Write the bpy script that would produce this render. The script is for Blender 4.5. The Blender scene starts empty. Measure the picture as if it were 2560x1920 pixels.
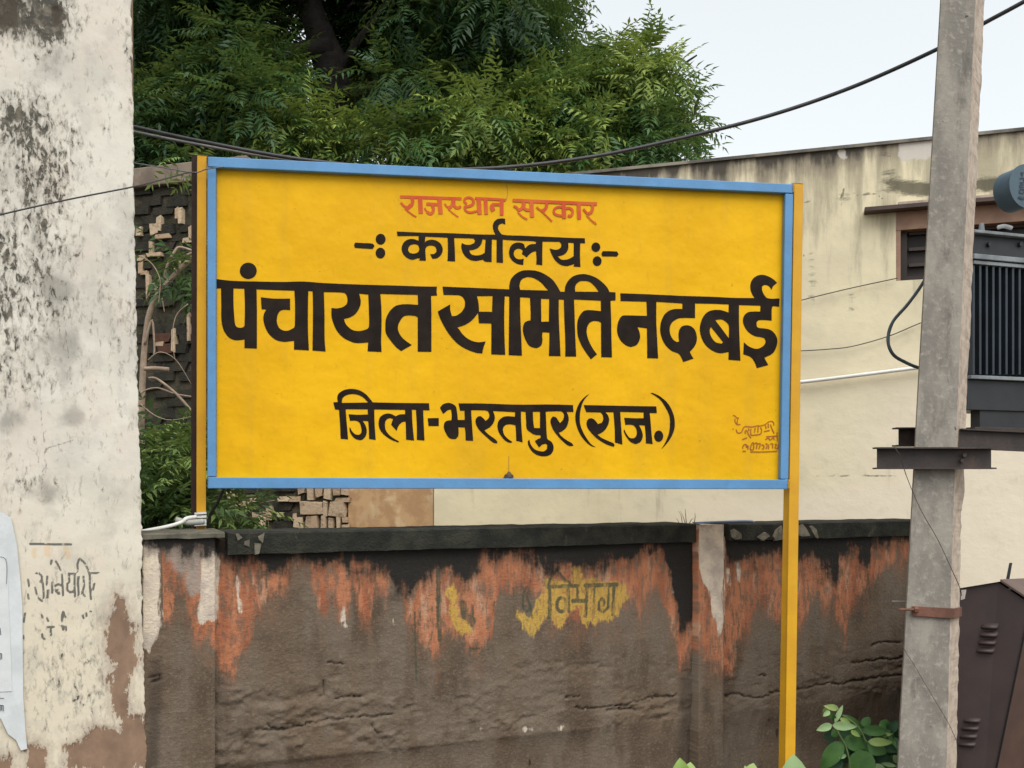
import bpy, bmesh, math, random
import numpy as np
from mathutils import Vector, Matrix
from mathutils.geometry import tessellate_polygon

S = bpy.context.scene
COL = S.collection
# ------------------------------------------------------------------ camera, sky, sun
F = 2400.0; CX = 1280.0; HY = 1221.0; CZ = 1.6      # focal length and horizon in photo pixels, eye height in m
cam = bpy.data.objects.new('camera', bpy.data.cameras.new('camera'))
COL.objects.link(cam); S.camera = cam
cam.location = (0, 0, CZ); cam.rotation_euler = (math.radians(90), 0, 0)
cam.data.sensor_width = 36.0; cam.data.lens = 36.0 * F / 2560.0
cam.data.shift_y = (HY - 960.0) / 2560.0
cam.data.clip_start = 0.05; cam.data.clip_end = 2000

SUN_EL, SUN_AZ = 54.0, 158.0      # azimuth clockwise from +Y (north)
w = bpy.data.worlds.new("World"); S.world = w; w.use_nodes = True
wn = w.node_tree; wn.nodes.clear()
sk = wn.nodes.new('ShaderNodeTexSky'); sk.sky_type = 'NISHITA'; sk.sun_disc = False
sk.sun_elevation = math.radians(SUN_EL); sk.sun_rotation = math.radians(SUN_AZ)
sk.air_density = 1.0; sk.dust_density = 4.0; sk.ozone_density = 1.0
hs = wn.nodes.new('ShaderNodeHueSaturation'); hs.inputs['Saturation'].default_value = 0.10
gm = wn.nodes.new('ShaderNodeGamma'); gm.inputs['Gamma'].default_value = 0.45    # an even overcast layer flattens the clear-sky gradient
mx = wn.nodes.new('ShaderNodeMix'); mx.data_type = 'RGBA'; mx.blend_type = 'MULTIPLY'
mx.inputs['Factor'].default_value = 1.0
mx.inputs[7].default_value = (5.05, 5.32, 5.44, 1)
bg = wn.nodes.new('ShaderNodeBackground'); bg.inputs['Strength'].default_value = 0.1
wo = wn.nodes.new('ShaderNodeOutputWorld')
wn.links.new(sk.outputs[0], hs.inputs['Color']); wn.links.new(hs.outputs[0], gm.inputs['Color'])
wn.links.new(gm.outputs[0], mx.inputs[6]); wn.links.new(mx.outputs[2], bg.inputs['Color'])
wn.links.new(bg.outputs[0], wo.inputs['Surface'])

sun = bpy.data.objects.new('sun', bpy.data.lights.new('sun', 'SUN')); COL.objects.link(sun)
sun.data.energy = 2.1; sun.data.angle = math.radians(45); sun.data.color = (1.0, 0.965, 0.91)
_a, _e = math.radians(SUN_AZ), math.radians(SUN_EL)
_d = Vector((math.sin(_a) * math.cos(_e), math.cos(_a) * math.cos(_e), math.sin(_e)))
sun.rotation_euler = _d.to_track_quat('Z', 'Y').to_euler(); sun.location = _d * 30
S.view_settings.view_transform = 'Standard'; S.view_settings.look = 'None'
S.view_settings.exposure = 0.1; S.view_settings.gamma = 1.0; S.view_settings.use_curve_mapping = False

R = random.Random(7)
RN = np.random.default_rng(11)
# ------------------------------------------------------------------ geometry helpers
def at(px, py, Y):
    return Vector(((px - CX) / F * Y, Y, CZ - (py - HY) / F * Y))
def proj(P):
    """photo pixels of world points, P = (n,3) array"""
    return CX + F * P[:, 0] / P[:, 1], HY - F * (P[:, 2] - CZ) / P[:, 1]
class Plane:
    """a vertical plane: origin, horizontal direction d to the right, normal n towards the camera"""
    def __init__(s, A, B):
        s.o = Vector((A[0], A[1], 0)); d = Vector((B[0] - A[0], B[1] - A[1], 0)); s.d = d.normalized()
        s.n = Vector((s.d.y, -s.d.x, 0))
    def pt(s, a, z, off=0.0):
        v = s.o + s.d * a + s.n * off; return Vector((v.x, v.y, z))
    def hit(s, px, py, off=0.0):
        r = Vector(((px - CX) / F, 1, -(py - HY) / F)); o = s.o + s.n * off
        t = o.dot(s.n) / r.dot(s.n)
        return Vector((r.x * t, r.y * t, CZ + r.z * t))
    def sz(s, px, py, off=0.0):
        h = s.hit(px, py, off); return (h - s.o).dot(s.d), h.z
class Plane3:
    def __init__(s, a, b, c):
        s.o = a.copy(); s.n = (b - a).cross(c - a).normalized()
        if s.n.dot(Vector((0, 0, CZ)) - a) < 0: s.n.negate()
    def hit(s, px, py, off=0.0):
        r = Vector(((px - CX) / F, 1, -(py - HY) / F)); C = Vector((0, 0, CZ))
        t = (s.o + s.n * off - C).dot(s.n) / r.dot(s.n)
        return C + r * t

def mesh_obj(name, verts, faces, mat, parent=None, smooth=False):
    me = bpy.data.meshes.new(name); me.from_pydata([tuple(v) for v in verts], [], faces)
    if mat: me.materials.append(mat)
    if smooth: me.polygons.foreach_set('use_smooth', [True] * len(me.polygons))
    me.update(); o = bpy.data.objects.new(name, me); COL.objects.link(o)
    if parent: o.parent = parent; o.matrix_parent_inverse = parent.matrix_world.inverted()
    return o
def thing(name, label, cat, loc, group=None):
    o = bpy.data.objects.new(name, None); COL.objects.link(o); o.location = loc; o.empty_display_size = .1
    o.matrix_world = Matrix.Translation(loc)
    o['label'] = label; o['category'] = cat
    if group: o['group'] = group
    return o
def tag(o, label, cat, group=None):
    o['label'] = label; o['category'] = cat
    if group: o['group'] = group
    return o
class MB:
    def __init__(s): s.v = []; s.f = []
    def add(s, vs, fs):
        k = len(s.v); s.v += [Vector(v) for v in vs]; s.f += [tuple(i + k for i in f) for f in fs]
    def hexa(s, a):       # 8 corners: front 0-3 (ccw), back 4-7
        s.add(a, [(0, 1, 2, 3), (7, 6, 5, 4), (0, 4, 5, 1), (1, 5, 6, 2), (2, 6, 7, 3), (3, 7, 4, 0)])
    def box(s, pl, s0, s1, z0, z1, f, b):      # box on a plane, from offset b (back) to f (front)
        s.hexa([pl.pt(s0, z0, f), pl.pt(s1, z0, f), pl.pt(s1, z1, f), pl.pt(s0, z1, f),
                pl.pt(s0, z0, b), pl.pt(s1, z0, b), pl.pt(s1, z1, b), pl.pt(s0, z1, b)])
    def prism(s, front, vec):      # front polygon pushed along vec
        n = len(front); k = [Vector(p) for p in front] + [Vector(p) + vec for p in front]
        s.add(k, [tuple(range(n)), tuple(range(2 * n - 1, n - 1, -1))] + [(i, n + i, n + (i + 1) % n, (i + 1) % n) for i in range(n)])
    def tube(s, pts, rad, n=8, cap=True):
        pts = [Vector(p) for p in pts]; m = len(pts)
        if not hasattr(rad, '__len__'): rad = [rad] * m
        up = Vector((0.12, 0.3, 1)).normalized(); rings = []
        for i, p in enumerate(pts):
            t = (pts[min(i + 1, m - 1)] - pts[max(i - 1, 0)]).normalized()
            a = t.cross(up)
            if a.length < .05: a = t.cross(Vector((1, .2, 0)))
            a.normalize(); b = a.cross(t)
            rings.append([p + (a * math.cos(q) + b * math.sin(q)) * rad[i] for q in [2 * math.pi * j / n for j in range(n)]])
        vs = [v for r in rings for v in r]; fs = []
        for i in range(m - 1):
            for j in range(n): fs.append((i * n + j, i * n + (j + 1) % n, (i + 1) * n + (j + 1) % n, (i + 1) * n + j))
        if cap: fs += [tuple(range(n))[::-1], tuple((m - 1) * n + j for j in range(n))]
        s.add(vs, fs)
    def cyl(s, a, b, r, n=12): s.tube([a, b], r, n)
    def build(s, name, mat, parent=None, smooth=False, bevel=0):
        o = mesh_obj(name, s.v, s.f, mat, parent, smooth)
        if bevel:
            m = o.modifiers.new('bevel', 'BEVEL'); m.width = bevel; m.segments = 2; m.limit_method = 'ANGLE'
        return o
def smooth_path(pts, n=6):
    pts = [Vector(p) for p in pts]; out = []
    for i in range(len(pts) - 1):
        p0, p1, p2, p3 = pts[max(i - 1, 0)], pts[i], pts[i + 1], pts[min(i + 2, len(pts) - 1)]
        for k in range(n):
            t = k / n
            out.append(.5 * ((2 * p1) + (p2 - p0) * t + (2 * p0 - 5 * p1 + 4 * p2 - p3) * t * t + (3 * p1 - p0 - 3 * p2 + p3) * t ** 3))
    out.append(pts[-1]); return out

# numpy value noise
_T = np.random.default_rng(5).random((257, 257))
def vnoise(x, y):
    xi = np.floor(x).astype(int); yi = np.floor(y).astype(int); fx = x - xi; fy = y - yi
    fx = fx * fx * (3 - 2 * fx); fy = fy * fy * (3 - 2 * fy); a, b = xi % 256, yi % 256
    return (_T[a, b] * (1 - fx) + _T[a + 1, b] * fx) * (1 - fy) + (_T[a, b + 1] * (1 - fx) + _T[a + 1, b + 1] * fx) * fy
def fbm(x, y, o=4):
    v = 0; A = .5; t = 0
    for k in range(o): v = v + A * vnoise(x * 2 ** k + 17.3 * k, y * 2 ** k + 9.1 * k); t += A; A *= .5
    return v / t
def d_line(x, y, pts):       # distance to a polyline
    d = np.full(x.shape, 1e9)
    for (ax, ay), (bx, by) in zip(pts[:-1], pts[1:]):
        vx, vy = bx - ax, by - ay; L = vx * vx + vy * vy + 1e-9
        t = np.clip(((x - ax) * vx + (y - ay) * vy) / L, 0, 1)
        d = np.minimum(d, np.hypot(x - ax - t * vx, y - ay - t * vy))
    return d
def sd_poly(x, y, pts):      # > 0 inside
    p = list(pts) + [pts[0]]; d = d_line(x, y, p); ins = np.zeros(x.shape, bool)
    for (ax, ay), (bx, by) in zip(p[:-1], p[1:]):
        if ay == by: continue
        c = ((ay > y) != (by > y)) & (x < (bx - ax) * (y - ay) / (by - ay) + ax); ins ^= c
    return np.where(ins, d, -d)
def strokes(x, y, lst):      # > 0 inside any stroke; lst of (width, pts)
    f = np.full(x.shape, -1e9)
    for wd, pts in lst: f = np.maximum(f, wd / 2 - d_line(x, y, pts))
    return f
def zc(o, s, pts): return [(o[0] + a / s, o[1] + b / s) for a, b in pts]

# ------------------------------------------------------------------ material helpers
class Mat:
    def __init__(s, name):
        s.m = bpy.data.materials.new(name); s.m.use_nodes = True; s.t = s.m.node_tree; s.t.nodes.clear()
        s.out = s.t.nodes.new('ShaderNodeOutputMaterial')
    def n(s, ty, **k):
        a = s.t.nodes.new(ty)
        for q, v in k.items(): setattr(a, q, v)
        return a
    def put(s, sock, v):
        if isinstance(v, bpy.types.NodeSocket): s.t.links.new(v, sock)
        elif v is not None:
            if isinstance(v, (tuple, list)) and len(v) == 3 and sock.type == 'RGBA': v = (*v, 1)
            sock.default_value = v
    def attr(s, name, vec=False):
        a = s.n('ShaderNodeAttribute', attribute_name=name); return a.outputs['Vector' if vec else 'Fac']
    def obj(s): return s.n('ShaderNodeTexCoord').outputs['Object']
    def geo(s): return s.n('ShaderNodeNewGeometry').outputs['Position']
    def scl(s, v, sc):
        a = s.n('ShaderNodeVectorMath', operation='MULTIPLY'); s.put(a.inputs[0], v); a.inputs[1].default_value = sc; return a.outputs[0]
    def noise(s, v, sc, det=5, rough=.6, dist=0.0):
        a = s.n('ShaderNodeTexNoise'); s.put(a.inputs['Vector'], v); a.inputs['Scale'].default_value = sc
        a.inputs['Detail'].default_value = det; a.inputs['Roughness'].default_value = rough; a.inputs['Distortion'].default_value = dist
        return a.outputs['Fac']
    def voro(s, v, sc, feat='F1'):
        a = s.n('ShaderNodeTexVoronoi', feature=feat); s.put(a.inputs['Vector'], v); a.inputs['Scale'].default_value = sc
        return a.outputs['Distance']
    def ma(s, op, a, b=0.0, c=None):
        q = s.n('ShaderNodeMath', operation=op); s.put(q.inputs[0], a); s.put(q.inputs[1], b)
        if c is not None: s.put(q.inputs[2], c)
        return q.outputs[0]
    def ss(s, x, lo, hi, a=0.0, b=1.0):
        q = s.n('ShaderNodeMapRange', interpolation_type='SMOOTHSTEP'); s.put(q.inputs[0], x)
        q.inputs[1].default_value = lo; q.inputs[2].default_value = hi; q.inputs[3].default_value = a; q.inputs[4].default_value = b
        return q.outputs[0]
    def mix(s, f, a, b, mode='MIX'):
        q = s.n('ShaderNodeMix', data_type='RGBA', blend_type=mode); s.put(q.inputs[0], f); s.put(q.inputs[6], a); s.put(q.inputs[7], b)
        return q.outputs[2]
    def bump(s, h, st=.5, dist=.01, nrm=None):
        q = s.n('ShaderNodeBump'); q.inputs['Strength'].default_value = st; q.inputs['Distance'].default_value = dist
        s.put(q.inputs['Height'], h)
        if nrm: s.put(q.inputs['Normal'], nrm)
        return q.outputs[0]
    def fin(s, col, rough=.85, nrm=None, metal=0.0, spec=.3):
        b = s.n('ShaderNodeBsdfPrincipled'); s.put(b.inputs['Base Color'], col); s.put(b.inputs['Roughness'], rough)
        s.put(b.inputs['Metallic'], metal); s.put(b.inputs['Specular IOR Level'], spec)
        if nrm: s.put(b.inputs['Normal'], nrm)
        s.t.links.new(b.outputs[0], s.out.inputs[0]); s.b = b; return s.m
def paint(name, c1, c2=None, sc=8, rough=.6, bs=.2, bd=.002, metal=0, spec=.35, grime=None, gs=3.0, gl=.55, gh=.75):
    m = Mat(name); P = m.geo(); c2 = c2 or tuple(x * .8 for x in c1)
    n1 = m.noise(P, sc, 6); col = m.mix(m.ss(n1, .35, .65), c1, c2)
    if grime: col = m.mix(m.ss(m.noise(m.scl(P, (1, 1, .45)), gs, 8, .65), gl, gh), col, grime)
    return m.fin(col, rough, m.bump(m.noise(P, sc * 9, 5), bs, bd), metal, spec)

# ------------------------------------------------------------------ ground
m = Mat('soil'); P = m.geo()
soil = m.fin(m.mix(m.ss(m.noise(P, 1.3, 8), .35, .65), (.17, .125, .085), (.10, .075, .052)), .95, m.bump(m.noise(P, 30, 6), .6, .02))
g = MB(); xs = [-400, -40, -8, 8, 40, 400]
g.add([(x, y, 0) for y in xs for x in xs], [(j * 6 + i, j * 6 + i + 1, j * 6 + i + 7, j * 6 + i + 6) for j in range(5) for i in range(5)])
go = g.build('ground', soil); go['kind'] = 'structure'
m = Mat('asphalt'); P = m.geo()
asph = m.fin(m.mix(m.noise(P, 60, 4), (.045, .044, .042), (.075, .072, .068)), .9, m.bump(m.noise(P, 120, 3), .5, .005))
g = MB(); g.add([(-60, -8, .004), (60, -8, .004), (60, 1.6, .004), (-60, 1.6, .004)], [(0, 1, 2, 3)])
ro = g.build('road', asph); ro['kind'] = 'structure'

# ------------------------------------------------------------------ surfaces with hand-placed fields for stains and painted-in shade
def surf(name, pl, s_arr, z_arr, off, mat, fields, disp=None, parent=None, smax=None, wrap=0.0):
    """a finely divided face of a wall; fields(x,y,s,z) -> dict of float attributes; disp -> metres outwards"""
    ns, nz = len(s_arr), len(z_arr)
    Sg, Zg = np.meshgrid(s_arr, z_arr)
    if smax is not None:
        e = smax(Zg[:, 0])[:, None]; s0 = s_arr[0]; t = (Sg - s0) / (s_arr[-1] - s0); Sg = s0 + t * (e - s0)
    s_, z_ = Sg.ravel(), Zg.ravel()
    o = np.array(pl.o + pl.n * off); d = np.array(pl.d); n = np.array(pl.n)
    P0 = o[None, :] + s_[:, None] * d[None, :]; P0[:, 2] = z_
    x, y = proj(P0)
    fl = fields(x, y, s_, z_)
    if disp is not None:
        h = disp(x, y, s_, z_, fl); P0 = P0 + h[:, None] * n[None, :]
    if wrap:
        P0 = P0.reshape(nz, ns, 3)
        P0[:, -1, :] = P0[:, -2, :] - n[None, :] * wrap
        P0[:, 0, :] = P0[:, 1, :] - n[None, :] * wrap
        P0 = P0.reshape(-1, 3)
    idx = np.arange(ns * nz).reshape(nz, ns)
    q = np.stack([idx[:-1, :-1], idx[:-1, 1:], idx[1:, 1:], idx[1:, :-1]], -1).reshape(-1, 4)
    me = bpy.data.meshes.new(name); me.vertices.add(len(P0)); me.vertices.foreach_set('co', P0.ravel())
    me.loops.add(q.size); me.loops.foreach_set('vertex_index', q.ravel())
    me.polygons.add(len(q)); me.polygons.foreach_set('loop_start', np.arange(0, q.size, 4)); me.polygons.foreach_set('loop_total', np.full(len(q), 4))
    me.update(calc_edges=True); me.validate()
    wl = me.attributes.new('wl', 'FLOAT_VECTOR', 'POINT'); wl.data.foreach_set('vector', np.stack([s_, z_, 0 * s_], -1).ravel())
    for k, v in fl.items():
        a = me.attributes.new(k, 'FLOAT', 'POINT'); a.data.foreach_set('value', np.asarray(v, float))
    me.materials.append(mat); me.polygons.foreach_set('use_smooth', [True] * len(q))
    ob = bpy.data.objects.new(name, me); COL.objects.link(ob)
    if parent: ob.parent = parent; ob.matrix_parent_inverse = parent.matrix_world.inverted()
    return ob
def seq(*parts):
    out = []
    for a, b, st in parts:
        n = max(1, int(round((b - a) / st))); out += list(np.linspace(a, b, n, endpoint=False))
    out.append(parts[-1][1]); return np.array(out)

# ------------------------------------------------------------------ boundary wall
WALL = Plane(at(540, 0, 3.70), at(2270, 0, 5.18))
BLK = [(300, 1352), (540, 1392), (560, 1398), (640, 1411), (736, 1413), (800, 1405), (856, 1390), (891, 1411), (972, 1427), (987, 1465), (1026, 1484), (1045, 1450), (1095, 1427), (1141, 1446), (1180, 1434), (1211, 1380), (1257, 1396), (1300, 1385), (1338, 1396), (1357, 1427), (1434, 1411), (1496, 1427), (1511, 1407), (1550, 1396), (1616, 1373), (1660, 1380), (1676, 1434), (1688, 1500), (1700, 1560), (1739, 1570), (1741, 1280), (1812, 1280), (1814, 1407), (1847, 1392), (1897, 1396), (1920, 1380), (1995, 1385), (2013, 1392), (2047, 1415), (2074, 1434), (2090, 1465), (2097, 1388), (2136, 1369), (2151, 1396), (2171, 1427), (2178, 1357), (2267, 1345), (2900, 1345)]  # black mould edge; the drop left of the pilaster is moss and painted shade
ORG = [(300, 1300), (404, 1300), (408, 1540), (425, 1568), (440, 1470), (462, 1480), (482, 1580), (500, 1600), (530, 1610), (538, 1640), (560, 1690), (580, 1700), (600, 1650), (625, 1610), (640, 1525), (665, 1515), (675, 1490), (700, 1482), (718, 1470), (722, 1405), (770, 1405), (785, 1470), (800, 1530), (812, 1535), (830, 1490), (850, 1530), (870, 1520), (882, 1440), (900, 1540), (925, 1548), (938, 1460), (965, 1510), (985, 1440), (1010, 1510), (1025, 1565), (1040, 1590), (1060, 1605), (1085, 1655), (1095, 1640), (1110, 1580), (1160, 1590), (1180, 1630), (1200, 1622), (1230, 1600), (1242, 1500), (1270, 1480), (1300, 1472), (1340, 1500), (1400, 1560), (1450, 1540), (1560, 1520), (1590, 1500), (1600, 1555), (1612, 1500), (1625, 1482), (1645, 1472), (1665, 1530), (1690, 1600), (1700, 1665), (1735, 1600), (1765, 1645), (1790, 1655), (1815, 1685), (1830, 1660), (1845, 1600), (1860, 1580), (1900, 1510), (1920, 1530), (1950, 1545), (2000, 1562), (2020, 1540), (2040, 1470), (2060, 1530), (2080, 1500), (2100, 1560), (2112, 1605), (2122, 1540), (2150, 1480), (2180, 1460), (2210, 1420), (2267, 1400), (2900, 1400)]
WO, WS = (1100, 1380), 4.022
YEL = [zc(WO, WS, [(30, 400), (90, 340), (130, 330), (180, 380), (190, 640), (300, 720), (330, 800), (220, 850), (160, 780), (110, 720), (90, 600), (100, 480), (30, 440)]),
       zc(WO, WS, [(760, 560), (900, 650), (960, 480), (1030, 400), (1050, 260), (1330, 300), (1320, 140), (1410, 140), (1430, 280), (1540, 250), (1600, 290), (1780, 300), (1870, 350), (1900, 460), (1830, 540), (1790, 640), (1700, 700), (1600, 690), (1560, 760), (1500, 700), (1480, 770), (1420, 720), (1400, 560), (1300, 600), (1220, 780), (1130, 700), (1080, 660), (1000, 760), (930, 860), (850, 800), (800, 700), (770, 640)])]
def ell(cx, cy, rx, ry, n=16, a0=0, a1=360): return [(cx + rx * math.cos(math.radians(a0 + (a1 - a0) * i / n)), cy + ry * math.sin(math.radians(a0 + (a1 - a0) * i / n))) for i in range(n + 1)]
GRN = [(w_ / WS, zc(WO, WS, p)) for w_, p in [
    (42, [(1080, 350), (1385, 342)]), (46, [(1462, 338), (1782, 326)]), (40, ell(1222, 530, 48, 72)), (40, [(1100, 360), (1105, 660)]),
    (30, [(1085, 340), (1120, 240), (1180, 190), (1250, 270), (1330, 330)]), (36, [(1290, 370), (1292, 600)]),
    (30, [(1382, 360), (1382, 490)]), (46, [(1335, 492), (1470, 490)]), (32, [(1477, 350), (1465, 650)]), (26, [(1548, 370), (1545, 620)]),
    (30, [(1690, 370), (1690, 560), (1645, 605), (1600, 580), (1598, 500), (1630, 465), (1655, 500), (1640, 540)]), (36, [(1748, 340), (1740, 630)]),
    (28, [(870, 350), (840, 440), (835, 560), (870, 600), (915, 560), (870, 440)]), (22, [(905, 560), (930, 670)]), (20, [(740, 550), (752, 640)]),
    (80, [(230, 520), (250, 640), (320, 690)]), (40, [(320, 540), (320, 740)]), (14, [(470, 460), (462, 600)]), (14, [(545, 490), (542, 600)]),
    (22, [(285, 970), (400, 970)]), (10, [(420, 975), (540, 980), (545, 1100)])]]
GRN += [(12, [(1095, 1425), (1096, 1540), (1100, 1600)]), (6, [(1037, 1530), (1038, 1600), (1041, 1700)])]
WHT = [(5, [(860, 1518), (857, 1550)]), (5, [(862, 1562), (864, 1566)]), (6, [(984, 1548), (986, 1572)]), (12, [(600, 1500), (602, 1530)]), (5, [(593, 1440), (597, 1490)]),
       (5, [(1680, 1440), (1684, 1480)]), (12, [(1843, 1410), (1842, 1450)]), (9, [(1820, 1425), (1822, 1465)]), (4, [(1195, 1820), (1203, 1822)]), (9, [(1312, 1822), (1342, 1824)]), (8, [(1402, 1822), (1408, 1816)])]
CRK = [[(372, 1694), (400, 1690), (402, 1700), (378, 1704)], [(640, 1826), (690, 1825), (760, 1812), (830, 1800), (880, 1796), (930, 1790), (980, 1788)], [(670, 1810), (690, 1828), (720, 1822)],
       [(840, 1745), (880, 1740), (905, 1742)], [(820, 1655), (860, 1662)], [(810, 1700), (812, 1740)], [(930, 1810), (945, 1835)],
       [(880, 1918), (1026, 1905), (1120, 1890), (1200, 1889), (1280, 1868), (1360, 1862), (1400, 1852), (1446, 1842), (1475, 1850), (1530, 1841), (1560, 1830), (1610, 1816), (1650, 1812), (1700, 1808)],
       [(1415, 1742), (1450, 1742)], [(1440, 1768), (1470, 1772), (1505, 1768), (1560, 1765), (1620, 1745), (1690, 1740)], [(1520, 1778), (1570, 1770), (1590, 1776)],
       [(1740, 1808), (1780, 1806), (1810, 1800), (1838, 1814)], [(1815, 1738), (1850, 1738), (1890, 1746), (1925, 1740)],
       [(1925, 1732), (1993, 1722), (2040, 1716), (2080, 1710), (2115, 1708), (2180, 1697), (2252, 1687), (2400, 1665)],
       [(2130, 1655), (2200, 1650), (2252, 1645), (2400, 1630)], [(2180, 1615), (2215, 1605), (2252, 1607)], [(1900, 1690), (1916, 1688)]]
def wall_fields(x, y, s, z):
    f = {}
    f['fblk'] = (np.interp(x, *zip(*BLK)) - y) / 100
    f['forg'] = (np.interp(x, *zip(*ORG)) - y) / 100
    f['fyel'] = np.maximum.reduce([sd_poly(x, y, p) for p in YEL]) / 100
    f['fgrn'] = strokes(x, y, GRN) / 100
    pier = np.maximum(sd_poly(x, y, [(505, 1330), (548, 1330), (546, 1500), (545, 1548), (530, 1552), (500, 1562), (494, 1555), (500, 1450)]),
                      sd_poly(x, y, [(355, 1330), (402, 1330), (400, 1450), (402, 1560), (392, 1600), (372, 1630), (355, 1620)]))
    pil = sd_poly(x, y, [(1738, 1300), (1815, 1300), (1812, 1420), (1808, 1560), (1795, 1600), (1780, 1530), (1770, 1480), (1758, 1460), (1748, 1400)])
    f['fwht'] = np.maximum(strokes(x, y, WHT), np.maximum(pier, pil)) / 100
    f['fgry'] = sd_poly(x, y, [(395, 1330), (512, 1330), (505, 1470), (480, 1490), (460, 1440), (430, 1420), (415, 1400)]) / 100
    f['fdrk'] = np.maximum(sd_poly(x, y, [(1700, 1620), (1732, 1620), (1735, 1780), (1738, 1930), (1703, 1940), (1702, 1815), (1698, 1700)]),  # first strip paints in the groove's shade left of the pilaster
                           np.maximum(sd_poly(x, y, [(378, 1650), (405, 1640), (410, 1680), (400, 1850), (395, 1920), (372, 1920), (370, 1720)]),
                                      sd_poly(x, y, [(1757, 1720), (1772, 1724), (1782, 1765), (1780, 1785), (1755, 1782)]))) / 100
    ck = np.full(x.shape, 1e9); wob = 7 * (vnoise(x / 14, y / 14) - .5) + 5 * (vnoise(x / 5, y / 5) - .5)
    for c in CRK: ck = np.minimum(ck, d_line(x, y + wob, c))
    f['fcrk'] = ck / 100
    f['frgh'] = np.clip((y - 1560 - 60 * fbm(x / 200, y / 80)) / 140, 0, 1) * (.35 + .65 * (fbm(x / 160 + 4, y / 50) > .5)) * np.clip(fbm(x / 90, y / 40 + 3) * 3 - .8, 0, 1)
    return f
def wall_disp(x, y, s, z, f):
    h = .010 * (fbm(s * 2.2, z * 2.2, 4) - .5) + .003 * (fbm(s * 14, z * 14, 3) - .5)
    h += f['frgh'] * (.030 * (fbm(s * 10, z * 22, 4) - .55) + .022 * (fbm(s * 34, z * 50, 3) - .5))
    h -= .013 * np.exp(-(f['fcrk'] * 100 / 2.4) ** 2)
    low = np.clip((y - 1840 + .1 * (x - 1300)) / 20, 0, 1)           # the plaster has fallen away along the foot
    h -= .018 * low * (fbm(x / 120, 2 + 0 * y) > .1)
    h += .0018 * np.clip(f['forg'] * 8, 0, 1)
    return h
m = Mat('weathered_wall'); W_ = m.attr('wl', True)
st = m.noise(m.scl(W_, (34, 6, 1)), 1.0, 8, .70)
st2 = m.noise(m.scl(W_, (95, 26, 1)), 1.0, 6, .65)
big = m.noise(W_, 2.2, 8, .6); mid = m.noise(W_, 11, 7, .62); fine = m.noise(W_, 75, 6, .65)
c = m.mix(m.ss(big, .40, .60), (.138, .098, .066), (.088, .062, .042))
c = m.mix(m.ss(m.noise(m.scl(W_, (3, .8, 1)), 1.6, 6), .42, .58), c, (.148, .114, .084))
c = m.mix(m.ma('MULTIPLY', m.ss(mid, .52, .68), .45), c, (.082, .056, .038))
c = m.mix(m.ma('MULTIPLY', m.ss(fine, .52, .68), .40), c, (.25, .20, .15))
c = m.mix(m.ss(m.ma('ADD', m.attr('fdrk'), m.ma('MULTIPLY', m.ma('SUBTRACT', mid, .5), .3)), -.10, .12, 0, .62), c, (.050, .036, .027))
lo_ = m.noise(m.scl(W_, (9, 5, 1)), 1.0, 5, .6)
jag = m.ma('ADD', m.ma('ADD', m.ma('MULTIPLY', m.ma('SUBTRACT', st, .5), 1.15), m.ma('MULTIPLY', m.ma('SUBTRACT', st2, .5), .8)), m.ma('MULTIPLY', m.ma('SUBTRACT', lo_, .5), .9))
o_ = m.ma('ADD', m.attr('forg'), jag)
stain = m.ss(m.ma('ADD', m.attr('forg'), m.ma('MULTIPLY', jag, 2.2)), -.75, .25, 0, .50)
c = m.mix(m.ma('MULTIPLY', stain, m.ss(lo_, .38, .6, .2, 1)), c, (.22, .105, .062))
ocol = m.mix(m.ss(m.noise(m.scl(W_, (11, 2.5, 1)), 1.0, 7), .40, .62), (.42, .168, .085), (.29, .100, .050))
ocol = m.mix(m.ss(m.noise(m.scl(W_, (14, 3, 1)), 1.3, 6), .54, .66), ocol, (.43, .24, .15))
omask = m.ma('MULTIPLY', m.ss(o_, -.22, .26), m.ss(m.noise(m.scl(W_, (40, 10, 1)), 1.0, 8, .72), .60, .47, .12, 1))
c = m.mix(omask, c, ocol)
wj = m.ma('ADD', m.attr('fwht'), m.ma('MULTIPLY', m.ma('SUBTRACT', st, .5), .45))
c = m.mix(m.ss(m.ma('ADD', m.attr('fgry'), m.ma('MULTIPLY', m.ma('SUBTRACT', mid, .5), .5)), -.08, .10, 0, .85), c, m.mix(big, (.36, .31, .26), (.22, .18, .15)))
c = m.mix(m.ss(wj, -.01, .05, 0, .95), c, m.mix(m.ss(mid, .35, .65), (.66, .56, .44), (.45, .38, .32)))
y_ = m.ma('ADD', m.attr('fyel'), m.ma('MULTIPLY', m.ma('SUBTRACT', m.noise(m.scl(W_, (60, 22, 1)), 1.0, 6), .5), .36))
c = m.mix(m.ma('MULTIPLY', m.ss(y_, -.03, .05), m.ss(st2, .62, .50, .35, 1)), c, m.mix(mid, (.52, .34, .075), (.40, .235, .055)))
g_ = m.ma('ADD', m.attr('fgrn'), m.ma('MULTIPLY', m.ma('SUBTRACT', m.noise(m.scl(W_, (70, 50, 1)), 1.0, 5), .52), .07))
c = m.mix(m.ma('MULTIPLY', m.ss(g_, -.012, .018, 0, .88), m.ss(st, .60, .48, .35, 1)), c, (.060, .066, .042))
bj = m.ma('ADD', m.attr('fblk'), m.ma('ADD', m.ma('MULTIPLY', m.ma('SUBTRACT', st, .5), 1.1), m.ma('MULTIPLY', m.ma('SUBTRACT', mid, .5), 1.5)))
c = m.mix(m.ss(bj, -.55, -.05, 0, .45), c, (.060, .042, .028))
c = m.mix(m.ss(bj, -.20, .16), c, m.mix(st2, (.012, .011, .010), (.024, .020, .016)))
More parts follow.
